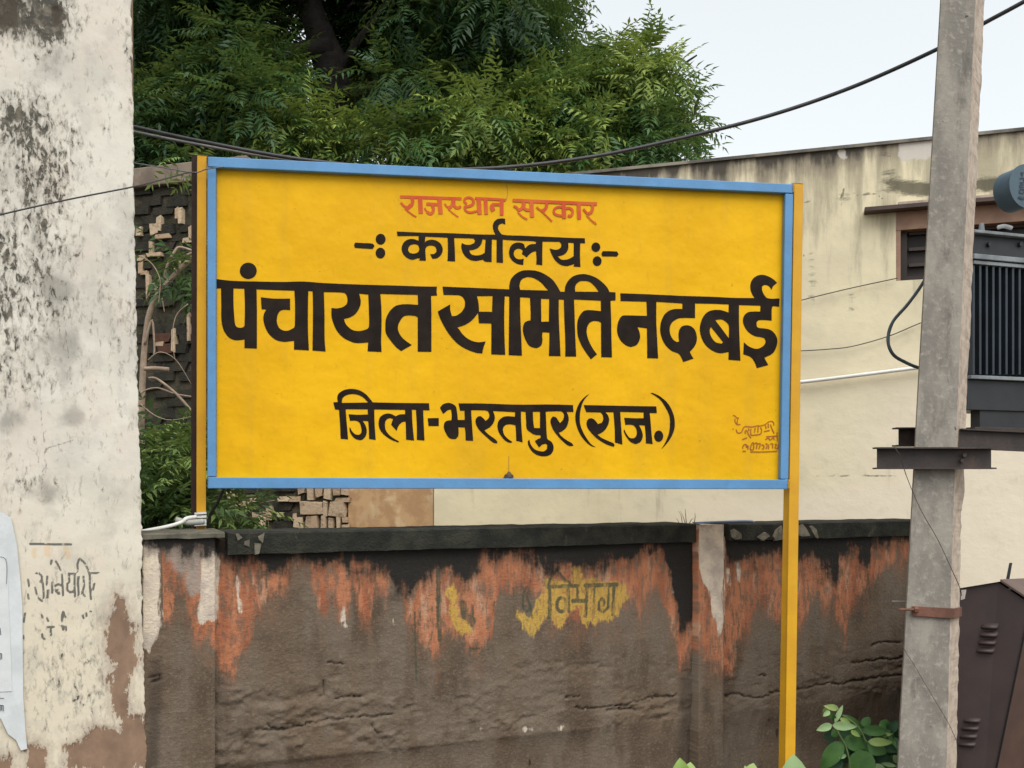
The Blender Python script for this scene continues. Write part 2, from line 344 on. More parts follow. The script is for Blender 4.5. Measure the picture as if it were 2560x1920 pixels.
c = m.mix(m.ma('MULTIPLY', m.ss(m.attr('fcrk'), .030, .008, 0, .8), m.ss(mid, .40, .55, .35, 1)), c, (.016, .012, .010))  # soil-dark cracks, coloured darker still to stand for crevice shade
weathered = m.fin(c, m.ss(bj, -.1, .2, .93, .8), m.bump(m.ma('ADD', m.ma('MULTIPLY', mid, .6), m.ma('MULTIPLY', fine, .4)), .9, .016), 0, .25)

black_moss = paint('black_moss', (.013, .013, .011), (.034, .034, .024), 11, .95, .9, .010, grime=(.085, .078, .052), gs=11, gl=.60, gh=.72)
bw = thing('boundary_wall', 'low crumbling mud brown wall with flaking orange paint and black coping behind the signboard', 'wall', WALL.pt(0, 0))
zt = WALL.hit(560, 1386, 0).z     # underside of the coping
ztop = WALL.hit(560, 1331, .03).z
sL = WALL.sz(330, 1400)[0]; sR = WALL.sz(2330, 1400)[0]
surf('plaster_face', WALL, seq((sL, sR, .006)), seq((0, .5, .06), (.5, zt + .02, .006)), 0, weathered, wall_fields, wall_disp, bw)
b = MB(); b.box(WALL, sL - .4, sR, 0, ztop - .03, -.03, -.24); b.build('wall_core', weathered, bw)
# coping slab with worn edge
b = MB(); s0c = WALL.sz(566, 1380)[0]
sp = WALL.sz(1743, 1380)[0]; sp2 = WALL.sz(1811, 1380)[0]
def slab(s0, s1, z0, z1, f, bk, n, seed):
    vs = []; fs = []
    for i in range(n + 1):
        s_ = s0 + (s1 - s0) * i / n; q = np.array([s_ * 9 + seed]); k = float(fbm(q, q * 0 + 1.3)[0] - .5); k2 = float(fbm(q * 2.3, q * 0 + 7.3)[0] - .5)
        for (o_, z_) in ((f + k * .008, z0 + k2 * .008), (f + k2 * .010, z1 - .006 + k * .008), (f - .012, z1 + k2 * .010), (bk, z1 + k * .01), (bk, z0)):
            vs.append(WALL.pt(s_, z_, o_))
    for i in range(n):
        for j in range(5): fs.append((i * 5 + j, (i + 1) * 5 + j, (i + 1) * 5 + (j + 1) % 5, i * 5 + (j + 1) % 5))
    fs += [(4, 3, 2, 1, 0), tuple(n * 5 + j for j in range(5))]
    return vs, fs
cp = MB(); cp.add(*slab(s0c, sp - .002, zt, ztop, .035, -.27, 220, 0)); cp.add(*slab(sp2 + .002, sR + .01, zt + .002, ztop - .004, .035, -.27, 60, 31))
cp.build('coping', black_moss, bw)
# pilaster standing proud at the right, pier at the left end
def flat_disp(x, y, s, z, f): return .004 * (fbm(s * 9, z * 9, 4) - .5) - .012 * np.exp(-(f['fcrk'] * 100 / 3) ** 2)
a0, a1 = WALL.sz(1743, 1400, .05)[0], WALL.sz(1812, 1400, .05)[0]
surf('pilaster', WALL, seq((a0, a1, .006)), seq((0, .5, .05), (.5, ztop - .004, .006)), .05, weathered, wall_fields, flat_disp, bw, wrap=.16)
b = MB(); b.box(WALL, a0 + .008, a1 - .008, ztop - .1, ztop - .006, .042, -.25); b.build('pilaster_cap', paint('lime_wash', (.55, .49, .42), (.33, .29, .25), 12), bw)
a0, a1 = WALL.sz(352, 1400, .06)[0], WALL.sz(542, 1400, .06)[0]
zpt = WALL.hit(450, 1346, .06).z
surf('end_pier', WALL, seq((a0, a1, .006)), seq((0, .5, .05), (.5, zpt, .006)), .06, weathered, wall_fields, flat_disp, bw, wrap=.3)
b = MB(); b.add(*slab(a0 - .02, WALL.sz(562, 1340, .075)[0], zpt, zpt + .022, .075, -.27, 60, 77))
b.build('pier_cap', paint('mossy_concrete', (.13, .12, .09), (.06, .055, .04), 16, .9, .5, .005, grime=(.28, .24, .18), gs=9), bw)

# ------------------------------------------------------------------ whitewashed pillar
PIL = Plane(at(355, 0, 3.50), at(355, 0, 3.50) + WALL.d)
m = Mat('whitewash'); W_ = m.attr('wl', True)
big = m.noise(W_, 3.0, 8, .62); mid = m.noise(m.scl(W_, (1, .7, 1)), 12, 7, .62); fine = m.noise(W_, 70, 5, .6)
c = m.mix(m.ss(big, .40, .60), (.66, .62, .535), (.55, .515, .445))
c = m.mix(m.ss(m.noise(m.scl(W_, (1.6, .8, 1)), 2.6, 6), .48, .60, 0, .7), c, (.64, .56, .48))
c = m.mix(m.attr('fcre'), c, (.64, .56, .42))
c = m.mix(m.ma('MULTIPLY', m.ss(mid, .5, .66), .33), c, (.38, .355, .31))
c = m.mix(m.ss(m.ma('ADD', m.attr('fgre'), m.ma('MULTIPLY', m.ma('SUBTRACT', mid, .5), .9)), .35, .8, 0, .62), c, (.24, .22, .19))
spk = m.noise(m.scl(W_, (1.0, .42, 1)), 62, 4, .66, .6); spk2 = m.noise(m.scl(W_, (1, .5, 1)), 20, 7, .72, .4)
sm = m.ma('ADD', m.ma('ADD', m.ma('MULTIPLY', spk, .62), m.ma('MULTIPLY', spk2, .50)), m.ma('MULTIPLY', m.attr('fmos'), .30))
c = m.mix(m.ss(sm, .60, .72, 0, .60), c, (.27, .245, .20))
c = m.mix(m.ss(sm, .70, .765, 0, .90), c, m.mix(m.ss(m.noise(W_, 34, 6, .7), .42, .6), (.040, .037, .030), (.14, .12, .09)))
mj = m.ma('ADD', m.attr('fmud'), m.ma('ADD', m.ma('MULTIPLY', m.ma('SUBTRACT', m.noise(m.scl(W_, (14, 8, 1)), 1.2, 8, .72), .5), 1.0), m.ma('MULTIPLY', m.ma('SUBTRACT', m.noise(m.scl(W_, (90, 34, 1)), 1.0, 6, .7), .5), .7)))
c = m.mix(m.ss(mj, -.40, .0, 0, .55), c, (.36, .29, .23))
c = m.mix(m.ss(mj, -.01, .04, 0, .96), c, m.mix(m.ss(mid, .3, .7), (.26, .165, .108), (.17, .105, .070)))
c = m.mix(m.ss(m.ma('ADD', m.attr('fdb'), m.ma('MULTIPLY', m.ma('SUBTRACT', mid, .5), .8)), -.02, .12, 0, .9), c, m.mix(spk2, (.035, .028, .022), (.10, .08, .06)))
c = m.mix(m.ma('MULTIPLY', m.ss(m.attr('fcrk'), .022, .006), .6), c, (.12, .11, .09))
gt = m.ma('MULTIPLY', m.ss(m.attr('fgraf'), -.010, .008), m.ss(m.noise(W_, 60, 4), .30, .46))
c = m.mix(m.ma('MULTIPLY', gt, .86), c, (.055, .058, .055))
c = m.mix(m.ma('MULTIPLY', m.ss(m.attr('foch'), -.03, .03), .35), c, (.62, .36, .13))
hgt = m.ma('ADD', m.ma('MULTIPLY', mid, .5), m.ma('SUBTRACT', m.ma('MULTIPLY', fine, .25), m.ma('MULTIPLY', m.ss(sm, .72, .80), .5)))
whitewash = m.fin(c, .9, m.bump(hgt, .5, .006), 0, .25)
GRAF = [(5.6, zc((40, 1350), 6.635, p)) for p in [
    [(335, 550), (380, 550), (430, 600), (430, 670), (400, 690)], [(320, 780), (335, 880), (380, 970), (430, 1015)], [(430, 670), (455, 800), (460, 960)],
    [(520, 600), (510, 740)], [(530, 830), (525, 960)], [(600, 700), (598, 880)], [(200, 650), (215, 770)], [(200, 900), (210, 980)],
    [(590, 330), (580, 400)], [(660, 350), (700, 420), (740, 500)], [(760, 570), (775, 760), (780, 920)], [(650, 760), (700, 730), (770, 760)], [(650, 830), (710, 900), (700, 830)],
    [(870, 550), (890, 700)], [(850, 720), (850, 830), (900, 870), (960, 850)], [(975, 560), (970, 780), (980, 940)], [(910, 560), (980, 560)],
    [(1040, 330), (1020, 400), (1025, 520)], [(1060, 310), (1130, 370), (1190, 480), (1225, 600), (1225, 800), (1245, 980)], [(1040, 610), (1030, 700), (1040, 910)],
    [(1120, 600), (1130, 760), (1100, 880), (1140, 930)], [(1300, 720), (1275, 830)], [(1250, 550), (1370, 548)],
    [(430, 1240), (440, 1290)], [(515, 1290), (535, 1350)], [(780, 1190), (760, 1270), (765, 1350)], [(785, 1190), (820, 1280)], [(575, 1480), (580, 1580)],
    [(510, 1445), (630, 1440)], [(765, 1420), (780, 1490)], [(825, 1430), (830, 1500)], [(1100, 1250), (1125, 1300)], [(1160, 1210), (1175, 1260)], [(1235, 1180), (1245, 1190)],
    [(430, 1560), (440, 1620), (480, 1650)], [(120, 1580), (125, 1640)], [(150, 1210), (130, 1360)]]] + [(6, [(75, 1360), (100, 1360), (140, 1361), (178, 1361)])]
def pil_fields(x, y, s, z):
    f = {}
    def blob(cx, cy, rx, ry): return np.exp(-(((x - cx) / rx) ** 2 + ((y - cy) / ry) ** 2))
    mos = 1.0 * blob(40, 30, 120, 80) + .75 * blob(135, 60, 45, 90) + .35 * blob(330, 90, 26, 140) + .62 * blob(120, 400, 85, 130) + .5 * blob(20, 320, 50, 80) + .5 * blob(60, 290, 50, 50) \
        + .55 * blob(0, 700, 45, 260) + .45 * blob(110, 600, 80, 140) + .42 * blob(100, 780, 90, 130) + .3 * blob(300, 800, 60, 130) + .35 * blob(90, 1200, 90, 50) \
        + .25 * blob(100, 1680, 160, 120) + .3 * blob(60, 960, 90, 60) + .25 * blob(345, 500, 12, 900) + .3 * blob(230, 1700, 60, 120)
    f['fmos'] = mos * .80
    f['fgre'] = .9 * blob(50, 40, 120, 70) + .55 * blob(90, 560, 80, 220) + .4 * blob(90, 1000, 90, 160) + .35 * blob(60, 260, 90, 60) + .55 * blob(130, 170, 70, 60) + .6 * blob(160, 720, 60, 40) + .65 * blob(165, 860, 50, 90) + .75 * blob(185, 1040, 34, 34) + .6 * blob(100, 1235, 90, 40) \
        + .35 * blob(260, 860, 40, 60) + .45 * blob(20, 1060, 40, 40) + .3 * blob(240, 1850, 90, 80)
    f['fcre'] = np.clip((y - 1150) / 450, 0, 1) * .8
    f['fmud'] = np.maximum(sd_poly(x, y, [(292, 1492), (315, 1496), (322, 1540), (338, 1570), (345, 1640), (330, 1690), (322, 1740), (330, 1790), (365, 1790), (385, 1930), (165, 1930), (168, 1870), (205, 1845), (240, 1815), (300, 1820), (282, 1770), (272, 1700), (282, 1660), (262, 1600), (262, 1560), (275, 1540)]),
                           np.maximum(sd_poly(x, y, [(-80, 1895), (28, 1890), (30, 1940), (-80, 1940)]), sd_poly(x, y, [(70, 1862), (95, 1855), (110, 1880), (112, 1940), (60, 1940)]))) / 100
    f['fdb'] = np.maximum(sd_poly(x, y, [(-60, -40), (62, -40), (55, 40), (40, 78), (0, 72), (-60, 80)]), sd_poly(x, y, [(122, 15), (152, 12), (150, 60), (138, 78), (125, 70)])) / 100
    cr = [[(182, 1100), (160, 1108), (120, 1120), (110, 1130), (115, 1165), (105, 1180)], [(100, 1000), (105, 1060), (115, 1130)], [(160, 790), (170, 880), (178, 960)], [(150, 1230), (175, 1275)], [(345, 0), (335, 300), (348, 800), (352, 1300)], [(0, 1440), (20, 1470)], [(170, 1790), (165, 1890)]]
    k = np.full(x.shape, 1e9)
    for q in cr: k = np.minimum(k, d_line(x + 4 * (vnoise(x / 6, y / 6) - .5), y, q))
    f['fcrk'] = k / 100
    f['fgraf'] = strokes(x, y, GRAF) / 100
    f['foch'] = strokes(x, y, [(12, [(85, 1375), (86, 1390)]), (16, [(118, 1370), (120, 1385)]), (14, [(165, 1372), (170, 1390)])]) / 100
    return f
def pil_edge(z):      # the arris leans and is chipped
    yy = HY - F * (z - CZ) / 3.5
    xx = np.interp(yy, [-900, 0, 600, 1280, 1600, 1920, 2400], [320, 332, 341, 356, 362, 369, 378])
    o = np.array(PIL.o); d = np.array(PIL.d); n = np.array(PIL.n)
    rx = (xx - CX) / F; t = o.dot(n) / (rx * n[0] + n[1]); s_ = (rx * t - o[0]) * d[0] + (t - o[1]) * d[1]
    return s_ + .010 * (fbm(z * 14, z * 0 + 2) - .5) + .006 * (vnoise(z * 70, z * 0) - .5)
def pil_disp(x, y, s, z, f):
    return .006 * (fbm(s * 4, z * 4) - .5) - .004 * np.clip(f['fmud'] * 14 + .4, 0, 1) - .006 * np.clip(f['fdb'] * 10, 0, 1) + .0015 * (fbm(s * 30, z * 30) - .5)
mp = thing('masonry_pillar', 'tall whitewashed masonry pillar speckled with black mould at the left edge', 'pillar', PIL.pt(-.3, 0))
surf('plaster_face', PIL, seq((-.75, -.0, .0055)), seq((0, .5, .06), (.5, 3.45, .0055), (3.45, 5.2, .1)), 0, whitewash, pil_fields, pil_disp, mp, smax=pil_edge, wrap=.35)
b = MB(); b.add([PIL.pt(-.75, 5.2, 0), PIL.pt(-.02, 5.2, 0), PIL.pt(-.02, 5.2, -.35), PIL.pt(-.75, 5.2, -.35), PIL.pt(-.75, 0, -.35), PIL.pt(.0, 0, -.35)], [(0, 1, 2, 3), (3, 2, 5, 4)])
b.build('pillar_back', whitewash, mp)
# paper poster pasted on the pillar
m = Mat('poster_paper'); P = m.geo()
cc = m.mix(m.ss(m.noise(P, 9, 6), .4, .65), (.60, .62, .62), (.52, .54, .54))
paper = m.fin(cc, .7, m.bump(m.noise(m.scl(P, (1, 1, .6)), 22, 6, .7), .5, .006))
po = thing('poster', 'torn pale blue grey paper poster pasted low on the whitewashed pillar', 'poster', PIL.hit(20, 1600, .01))
pg = [(-120, 1270), (8, 1282), (28, 1296), (42, 1360), (50, 1440), (56, 1520), (57, 1650), (58, 1740), (64, 1830), (68, 1872), (52, 1876), (40, 1850), (20, 1835), (4, 1800), (-4, 1790), (-120, 1780)]
b = MB(); vs = [PIL.hit(x_, y_, .009) for x_, y_ in pg]; tri = tessellate_polygon([[Vector((a, -c_, 0)) for a, c_ in pg]])
b.add(vs + [v - PIL.n * .004 for v in vs], [tuple(t) for t in tri] + [(i, (i + 1) % len(vs), (i + 1) % len(vs) + len(vs), i + len(vs)) for i in range(len(vs))])
b.build('sheet', paper, po)
b = MB(); pg = [(-120, 1388), (16, 1394), (20, 1470), (24, 1560), (28, 1660), (30, 1728), (-120, 1736)]; b.prism([PIL.hit(x_, y_, .0115) for x_, y_ in pg], PIL.n * -.002)
b.build('overlaid_sheet', paint('poster_white', (.61, .62, .615), (.56, .57, .57), 20, .7, .3, .003), po)
ink = paint('ink', (.06, .06, .07), rough=.7)
def stroke_mesh(mb, hitf, lst, off=.0, taper=True):
    """ribbons of the given pixel width along polylines"""
    for k, (wd, pts) in enumerate(lst):
        p = [Vector((a, c_, 0)) for a, c_ in pts]; p = smooth_path(p, 5) if len(p) > 2 else p
        L, Rr = [], []
        for i, q in enumerate(p):
            t = (p[min(i + 1, len(p) - 1)] - p[max(i - 1, 0)]); t.normalize(); nn = Vector((-t.y, t.x, 0)) * wd / 2
            L.append(q + nn); Rr.append(q - nn)
        o_ = off + k * .00006
        vs = [hitf(v.x, v.y, o_) for v in L] + [hitf(v.x, v.y, o_) for v in Rr]; n = len(p)
        mb.add(vs, [(i, i + 1, n + i + 1, n + i) for i in range(n - 1)])
b = MB(); stroke_mesh(b, PIL.hit, [(2, [(0, 1570), (2, 1588)]), (2, [(-6, 1634), (4, 1634)]), (2, [(0, 1634), (0, 1650)]), (2, [(4, 1634), (4, 1648)]), (1.6, [(-8, 1745), (10, 1746)]), (2, [(-4, 1763), (9, 1764)]), (2, [(0, 1764), (0, 1778)]), (2, [(4, 1764), (4, 1776)]), (2, [(8, 1764), (8, 1778)]), (1.2, [(-20, 1394), (14, 1398), (16, 1460)])], .0125)
pl_ = b.build('printed_lines', ink, po); pl_['kind'] = 'stuff'

# ------------------------------------------------------------------ yellow building behind
VPX = -6490.0
def bY(px): return 1.0 / (.1515 * (px - VPX) / (2300 - VPX))
BLD = Plane(at(1085, 0, bY(1085)), at(2600, 0, bY(2600)))
ROOF = [(1300, 452), (1500, 430), (1700, 405), (1920, 388), (2100, 368), (2325, 348), (2445, 332), (2560, 322), (3400, 240)]
m = Mat('cream_plaster'); W_ = m.attr('wl', True)
big = m.noise(W_, 1.3, 7, .6); mid = m.noise(W_, 7, 7, .62); st = m.noise(m.scl(W_, (7, .9, 1)), 1.0, 7, .62)
c = m.mix(m.ss(big, .40, .60), (.76, .67, .46), (.67, .59, .41))
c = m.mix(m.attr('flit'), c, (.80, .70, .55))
c = m.mix(m.ss(m.ma('ADD', st, m.ma('MULTIPLY', m.attr('fold'), .26)), .60, .80, 0, .72), c, (.33, .285, .20))
c = m.mix(m.ma('MULTIPLY', m.ss(mid, .54, .78), .28), c, (.42, .37, .27))
tj = m.ma('ADD', m.attr('ftop'), m.ma('MULTIPLY', m.ma('SUBTRACT', st, .5), 3.0))
tj = m.ma('ADD', tj, m.ma('MULTIPLY', m.ma('SUBTRACT', mid, .5), .7))
c = m.mix(m.ss(tj, -.55, .10, 0, .70), c, (.24, .20, .15))
c = m.mix(m.ss(tj, -.05, .50, 0, .88), c, (.050, .044, .038))
c = m.mix(m.ss(m.ma('ADD', m.attr('fdirt'), m.ma('MULTIPLY', m.ma('SUBTRACT', m.noise(m.scl(W_, (3, 9, 1)), 2.2, 7, .7), .5), 1.3)), .22, .55, 0, .85), c, (.085, .078, .052))
c = m.mix(m.ss(m.ma('ADD', m.attr('fpat'), m.ma('MULTIPLY', m.ma('SUBTRACT', mid, .5), .5)), -.03, .03, 0, .9), c, (.60, .55, .49))
c = m.mix(m.ma('MULTIPLY', m.ss(m.attr('fcrk'), .03, .008), .75), c, (.10, .085, .06))
c = m.mix(m.ss(m.noise(W_, 26, 3, .5), .755, .80, 0, .6), c, (.13, .11, .08))
cream = m.fin(c, .9, m.bump(mid, .4, .012), 0, .25)
def bld_fields(x, y, s, z):
    f = {}; yr = np.interp(x, *zip(*ROOF))
    f['ftop'] = (yr + np.interp(x, [1300, 1500, 1900, 2050, 2200, 2240, 2330, 2440, 2500, 2560], [46, 46, 44, 36, 24, 6, 2, 12, 12, 22]) - y) / 70
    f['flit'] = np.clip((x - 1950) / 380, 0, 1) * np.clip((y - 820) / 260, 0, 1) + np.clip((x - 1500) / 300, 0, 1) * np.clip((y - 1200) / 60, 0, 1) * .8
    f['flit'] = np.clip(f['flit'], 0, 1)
    f['fold'] = np.clip(1 - (y - yr) / 500, 0, 1)
    def blob(cx, cy, rx, ry): return np.exp(-(((x - cx) / rx) ** 2 + ((y - cy) / ry) ** 2))
    f['fdirt'] = .8 * blob(2290, 470, 70, 22) + .7 * blob(2470, 462, 60, 22) + .4 * blob(2110, 500, 30, 20) + .35 * blob(2220, 440, 30, 25) + .3 * blob(2130, 760, 14, 40) + .3 * blob(2030, 700, 14, 130) + .3 * blob(2210, 385, 20, 12)
    f['fpat'] = np.maximum(sd_poly(x, y, [(2245, 352), (2330, 345), (2330, 395), (2290, 400), (2255, 400)]), sd_poly(x, y, [(2090, 372), (2106, 370), (2112, 395), (2098, 400)])) / 100
    k = np.full(x.shape, 1e9)
    for q in [[(2010, 505), (2045, 498)], [(2130, 480), (2148, 492), (2170, 484), (2190, 486), (2210, 500)], [(2000, 620), (2010, 640)], [(2040, 1190), (2130, 1188), (2240, 1190)], [(2100, 500), (2110, 470), (2104, 515)]]:
        k = np.minimum(k, d_line(x, y + 6 * (vnoise(x / 8, y / 8) - .5), q))
    f['fcrk'] = k / 100
    return f
yb = thing('cream_building', 'cream plastered building with mould blackened roof edge behind the pole and signboard', 'building', BLD.pt(2, 0))
sBr = BLD.sz(2620, 800)[0]
zr = BLD.hit(2000, 380).z
# wall face with the window opening left out
ws0, _ = BLD.sz(2240, 600); ws1 = BLD.sz(2640, 600)[0]; wz0 = BLD.hit(2245, 702).z; wz1 = BLD.hit(2245, 523).z
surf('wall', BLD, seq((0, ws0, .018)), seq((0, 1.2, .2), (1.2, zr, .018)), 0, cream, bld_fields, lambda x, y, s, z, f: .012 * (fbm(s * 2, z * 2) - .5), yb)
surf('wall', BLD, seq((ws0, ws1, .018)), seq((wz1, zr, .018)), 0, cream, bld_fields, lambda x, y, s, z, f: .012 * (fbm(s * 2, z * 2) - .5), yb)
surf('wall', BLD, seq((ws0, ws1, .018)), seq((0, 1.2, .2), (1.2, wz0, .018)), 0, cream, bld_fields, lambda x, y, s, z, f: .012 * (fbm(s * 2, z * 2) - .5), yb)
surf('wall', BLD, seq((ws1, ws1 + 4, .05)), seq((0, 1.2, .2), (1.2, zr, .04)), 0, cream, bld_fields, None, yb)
b = MB(); b.box(BLD, -.0, ws1 + 4, zr - .01, zr + .012, .02, -.25); b.box(BLD, .0, ws0 - .02, 0, zr - .012, -.03, -.22); b.box(BLD, ws0 - .02, ws1 + .02, wz1 + .005, zr - .012, -.03, -.22)
b.box(BLD, 0.0, ws1 + 4, 0, wz0 - .005, -.03, -.22); b.box(BLD, ws1 + .02, ws1 + 4, wz0, zr - .012, -.03, -.22)
b.build('parapet_top', paint('roof_grime', (.26, .23, .18), (.06, .053, .045), 3), yb)
b = MB(); b.box(BLD, 0, ws1 + 4, 0, zr - .3, -3.0, -3.2); b.box(BLD, 0, .2, 0, zr - .3, -.22, -3.0); b.build('back_wall', paint('back_plaster', (.5, .44, .3)), yb)
b = MB(); b.box(BLD, 0, ws1 + 4, zr - .3, zr - .16, -.22, -3.2); b.build('roof_slab', paint('roof_concrete', (.3, .28, .25)), yb)
# window: reveal, frame, shutters with rails, shade slab
brownp = paint('brown_window_paint', (.33, .20, .13), (.26, .15, .10), 9)
darkw = paint('dark_wood', (.022, .017, .015), (.035, .024, .020), 6, .55)
wi = thing('window_part', '', '', BLD.pt(ws0, wz0)); del wi['label']; del wi['category']; wi.name = 'window'; wi.parent = yb; wi.matrix_parent_inverse = yb.matrix_world.inverted()
b = MB(); b.box(BLD, ws0, ws1, wz1 - .145, wz1, -.0, -.16); b.box(BLD, ws0, ws0 + .03, wz0, wz1 - .146, -.004, -.16); b.build('lintel', brownp, wi)
b = MB(); b.box(BLD, ws0 + .031, ws0 + .075, wz0, wz1 - .146, -.05, -.15); b.box(BLD, ws0 + .031, ws1, wz0, wz0 + .035, -.04, -.15); b.build('frame', darkw, wi)
b = MB(); b.box(BLD, ws0 + .075, ws1, wz0, wz1 - .146, -.115, -.15); b.build('shutter', paint('shutter_dark', (.018, .015, .014), (.035, .024, .021), 4, .5), wi)
for yy in (578, 618, 658):
    z_ = BLD.hit(2260, yy).z; b = MB(); b.box(BLD, ws0 + .09, ws1, z_ - .011, z_ + .011, -.075, -.12); b.build('rail', paint('rail_brown', (.06, .042, .036), rough=.5) if yy == 578 else bpy.data.materials['rail_brown'], wi)
b = MB(); cs0 = BLD.sz(2160, 520)[0]; zc0 = BLD.hit(2162, 524, .35).z
zs = BLD.hit(2164, 527, .10).z; b.box(BLD, cs0, ws1 + .3, zs, zs + .026, .10, -.05)
b.build('window_shade', paint('shade_concrete', (.085, .052, .042), (.055, .036, .03), 7), yb)
b = MB(); b.box(BLD, cs0 + .22, ws1 + .3, zs + .0265, zs + .055, .055, -.02); b.build('mortar_fillet', paint('shade_mortar', (.42, .33, .27), (.22, .18, .13), 9), yb)

# tan plastered wall and ruined brick wall further left, on the line of the building
tw = thing('old_tan_wall', 'short tan plastered wall seen under the sign between brickwork and cream building', 'wall', BLD.pt(-.4, 0))
TS = BLD.sz(868, 1280)[0]
m = Mat('tan_plaster'); P = m.geo(); q = m.noise(P, 3.5, 7); st = m.noise(m.scl(P, (6, 6, 1.2)), 1, 6)
tan = m.fin(m.mix(m.ss(q, .52, .60), m.mix(m.ss(m.noise(P, 9, 6), .4, .6), (.52, .33, .17), (.42, .25, .13)), m.mix(m.ss(st, .45, .6), (.60, .43, .25), (.5, .34, .19))), .9, m.bump(q, .4, .02))
b = MB(); b.box(BLD, TS, -.012, 0, 3.2, -.02, -.25); b.build('plaster_face', tan, tw)
b = MB(); b.box(BLD, TS - .001, -.0125, 3.201, 3.26, 0.02, -.27); b.build('wall_cap', bpy.data.materials['roof_grime'], tw)

rw = thing('ruined_brick_wall', 'old mossy brick wall with fallen plaster and a concrete beam behind the sign post', 'wall', BLD.pt(-3, 0))
RS0 = BLD.sz(150, 1000)[0]
m = Mat('mossy_plaster'); P = m.geo(); q = m.noise(P, 2.4, 8, .65); q2 = m.noise(P, 9, 7, .65)
c = m.mix(m.ss(q, .4, .6), (.045, .045, .026), (.075, .060, .042)); c = m.mix(m.ss(q2, .5, .68, 0, .8), c, (.020, .019, .015)); c = m.mix(m.ss(m.noise(P, 4.7, 6), .60, .70, 0, .7), c, (.16, .125, .085))
mossy = m.fin(c, .95, m.bump(q2, .9, .05))
zR = BLD.hit(420, 462, .0).z
nx, nz = 90, 110; vs = []
for j in range(nz + 1):
    for i in range(nx + 1):
        s_ = RS0 + (TS - .02 - RS0) * i / nx; z_ = zR * j / nz; h = float(fbm(np.array([s_ * 3.0]), np.array([z_ * 3.0]))[0] - .5) * .06
        vs.append(BLD.pt(s_, z_, -.035 + h))
b = MB(); b.add(vs, [(j * (nx + 1) + i, j * (nx + 1) + i + 1, (j + 1) * (nx + 1) + i + 1, (j + 1) * (nx + 1) + i) for j in range(nz) for i in range(nx)])
b.box(BLD, RS0, TS - .02, 0, zR - .01, -.18, -.35)
b.build('wall_core', mossy, rw, True)
b = MB(); b.box(BLD, RS0, BLD.sz(620, 450)[0], zR, zR + .17, .03, -.35)
b.build('concrete_beam', paint('beam_concrete', (.24, .185, .135), (.14, .105, .08), 5, grime=(.36, .30, .23), gs=4), rw, bevel=.01)
# exposed bricks and stones, one object each
bv = [Vector((x, y, z)) for z in (0, 1) for y in (0, 1) for x in (0, 1)]
def brick_mesh(seed):
    r = random.Random(seed); b = MB(); k = .11
    v = []
    for z in (0, 1):
        for (x, y) in ((0, 0), (1, 0), (1, 1), (0, 1)): v.append((x + r.uniform(-k, k) - .5, y + r.uniform(-.02, .02) - 1, z + r.uniform(-k * 1.6, k * 1.6) - .5))
    b.add(v, [(0, 1, 5, 4), (1, 2, 6, 5), (2, 3, 7, 6), (3, 0, 4, 7), (4, 5, 6, 7), (3, 2, 1, 0)])
    me = bpy.data.meshes.new('brick'); me.from_pydata([tuple(q) for q in b.v], [], b.f); return me
bmeshes = [brick_mesh(i) for i in range(6)]
m = Mat('old_brick'); P = m.geo(); oi = m.n('ShaderNodeObjectInfo').outputs['Random']
c = m.mix(oi, (.40, .28, .18), (.52, .40, .27)); c = m.mix(m.ss(m.noise(P, 16, 6, .65), .5, .7, 0, .75), c, (.14, .10, .065)); brickm = m.fin(c, .9, m.bump(m.noise(P, 40, 5), .8, .012))
m = Mat('red_brick'); P = m.geo(); redbm = m.fin(m.mix(m.noise(P, 12, 6), (.12, .050, .028), (.045, .025, .018)), .9, m.bump(m.noise(P, 40, 5), .8, .012))
_bm = {}
def brick(px, py, wx, wy, mat=None, rot=0.0, pr=.008):
    p = BLD.hit(px, py, pr); sc = p.y / F
    kk = (R.randrange(6), (mat or brickm).name)
    if kk not in _bm:
        _bm[kk] = bmeshes[kk[0]].copy(); _bm[kk].materials.clear(); _bm[kk].materials.append(mat or brickm)
    me = _bm[kk]
    o = bpy.data.objects.new('brick', me); COL.objects.link(o); o.location = p
    ang = math.atan2(BLD.d.y, BLD.d.x); o.rotation_euler = (0, rot, ang); o.scale = (wx * sc, .11, wy * sc)
    o.location = p - Vector((BLD.n.x, BLD.n.y, 0)) * .11 + Vector((BLD.n.x, BLD.n.y, 0)) * .0
    o.scale.y = .11
    o.parent = rw; o.matrix_parent_inverse = rw.matrix_world.inverted(); return o
for q in [(384, 572, 26, 24), (396, 560, 14, 34), (405, 590, 46, 9), (376, 620, 10, 34), (384, 636, 44, 8), (352, 645, 26, 12), (351, 668, 12, 28), (358, 682, 22, 8), (368, 714, 10, 54), (346, 578, 14, 20), (449, 540, 12, 34), (441, 532, 8, 26),
          (470, 600, 32, 12), (474, 586, 8, 34), (444, 662, 26, 20), (384, 716, 12, 14), (432, 850, 10, 48), (470, 820, 8, 60), (398, 860, 24, 10)]: brick(*q)
mossbrick = paint('mossy_brick', (.040, .034, .024), (.020, .019, .013), 9, .95, .8, .02, grime=(.10, .072, .048), gs=6, gl=.58, gh=.74)
def course(x0, x1, y0, y1, bw_, bh_):
    y = y0; k = 0
    while y < y1:
        x = x0 + (k % 2) * bw_ * .5
        while x < x1:
            if R.random() < .86: brick(x, y + R.uniform(-1.5, 1.5), bw_ * R.uniform(.84, .96), bh_ * R.uniform(.80, .92), mat=mossbrick, pr=-.012 + R.uniform(-.012, .012))
            x += bw_
        y += bh_; k += 1
course(348, 500, 480, 1150, 62, 23)
course(520, 760, 1222, 1335, 62, 23)
for q in [(405, 845, 46, 22), (412, 872, 44, 20)]: brick(*q, mat=redbm)
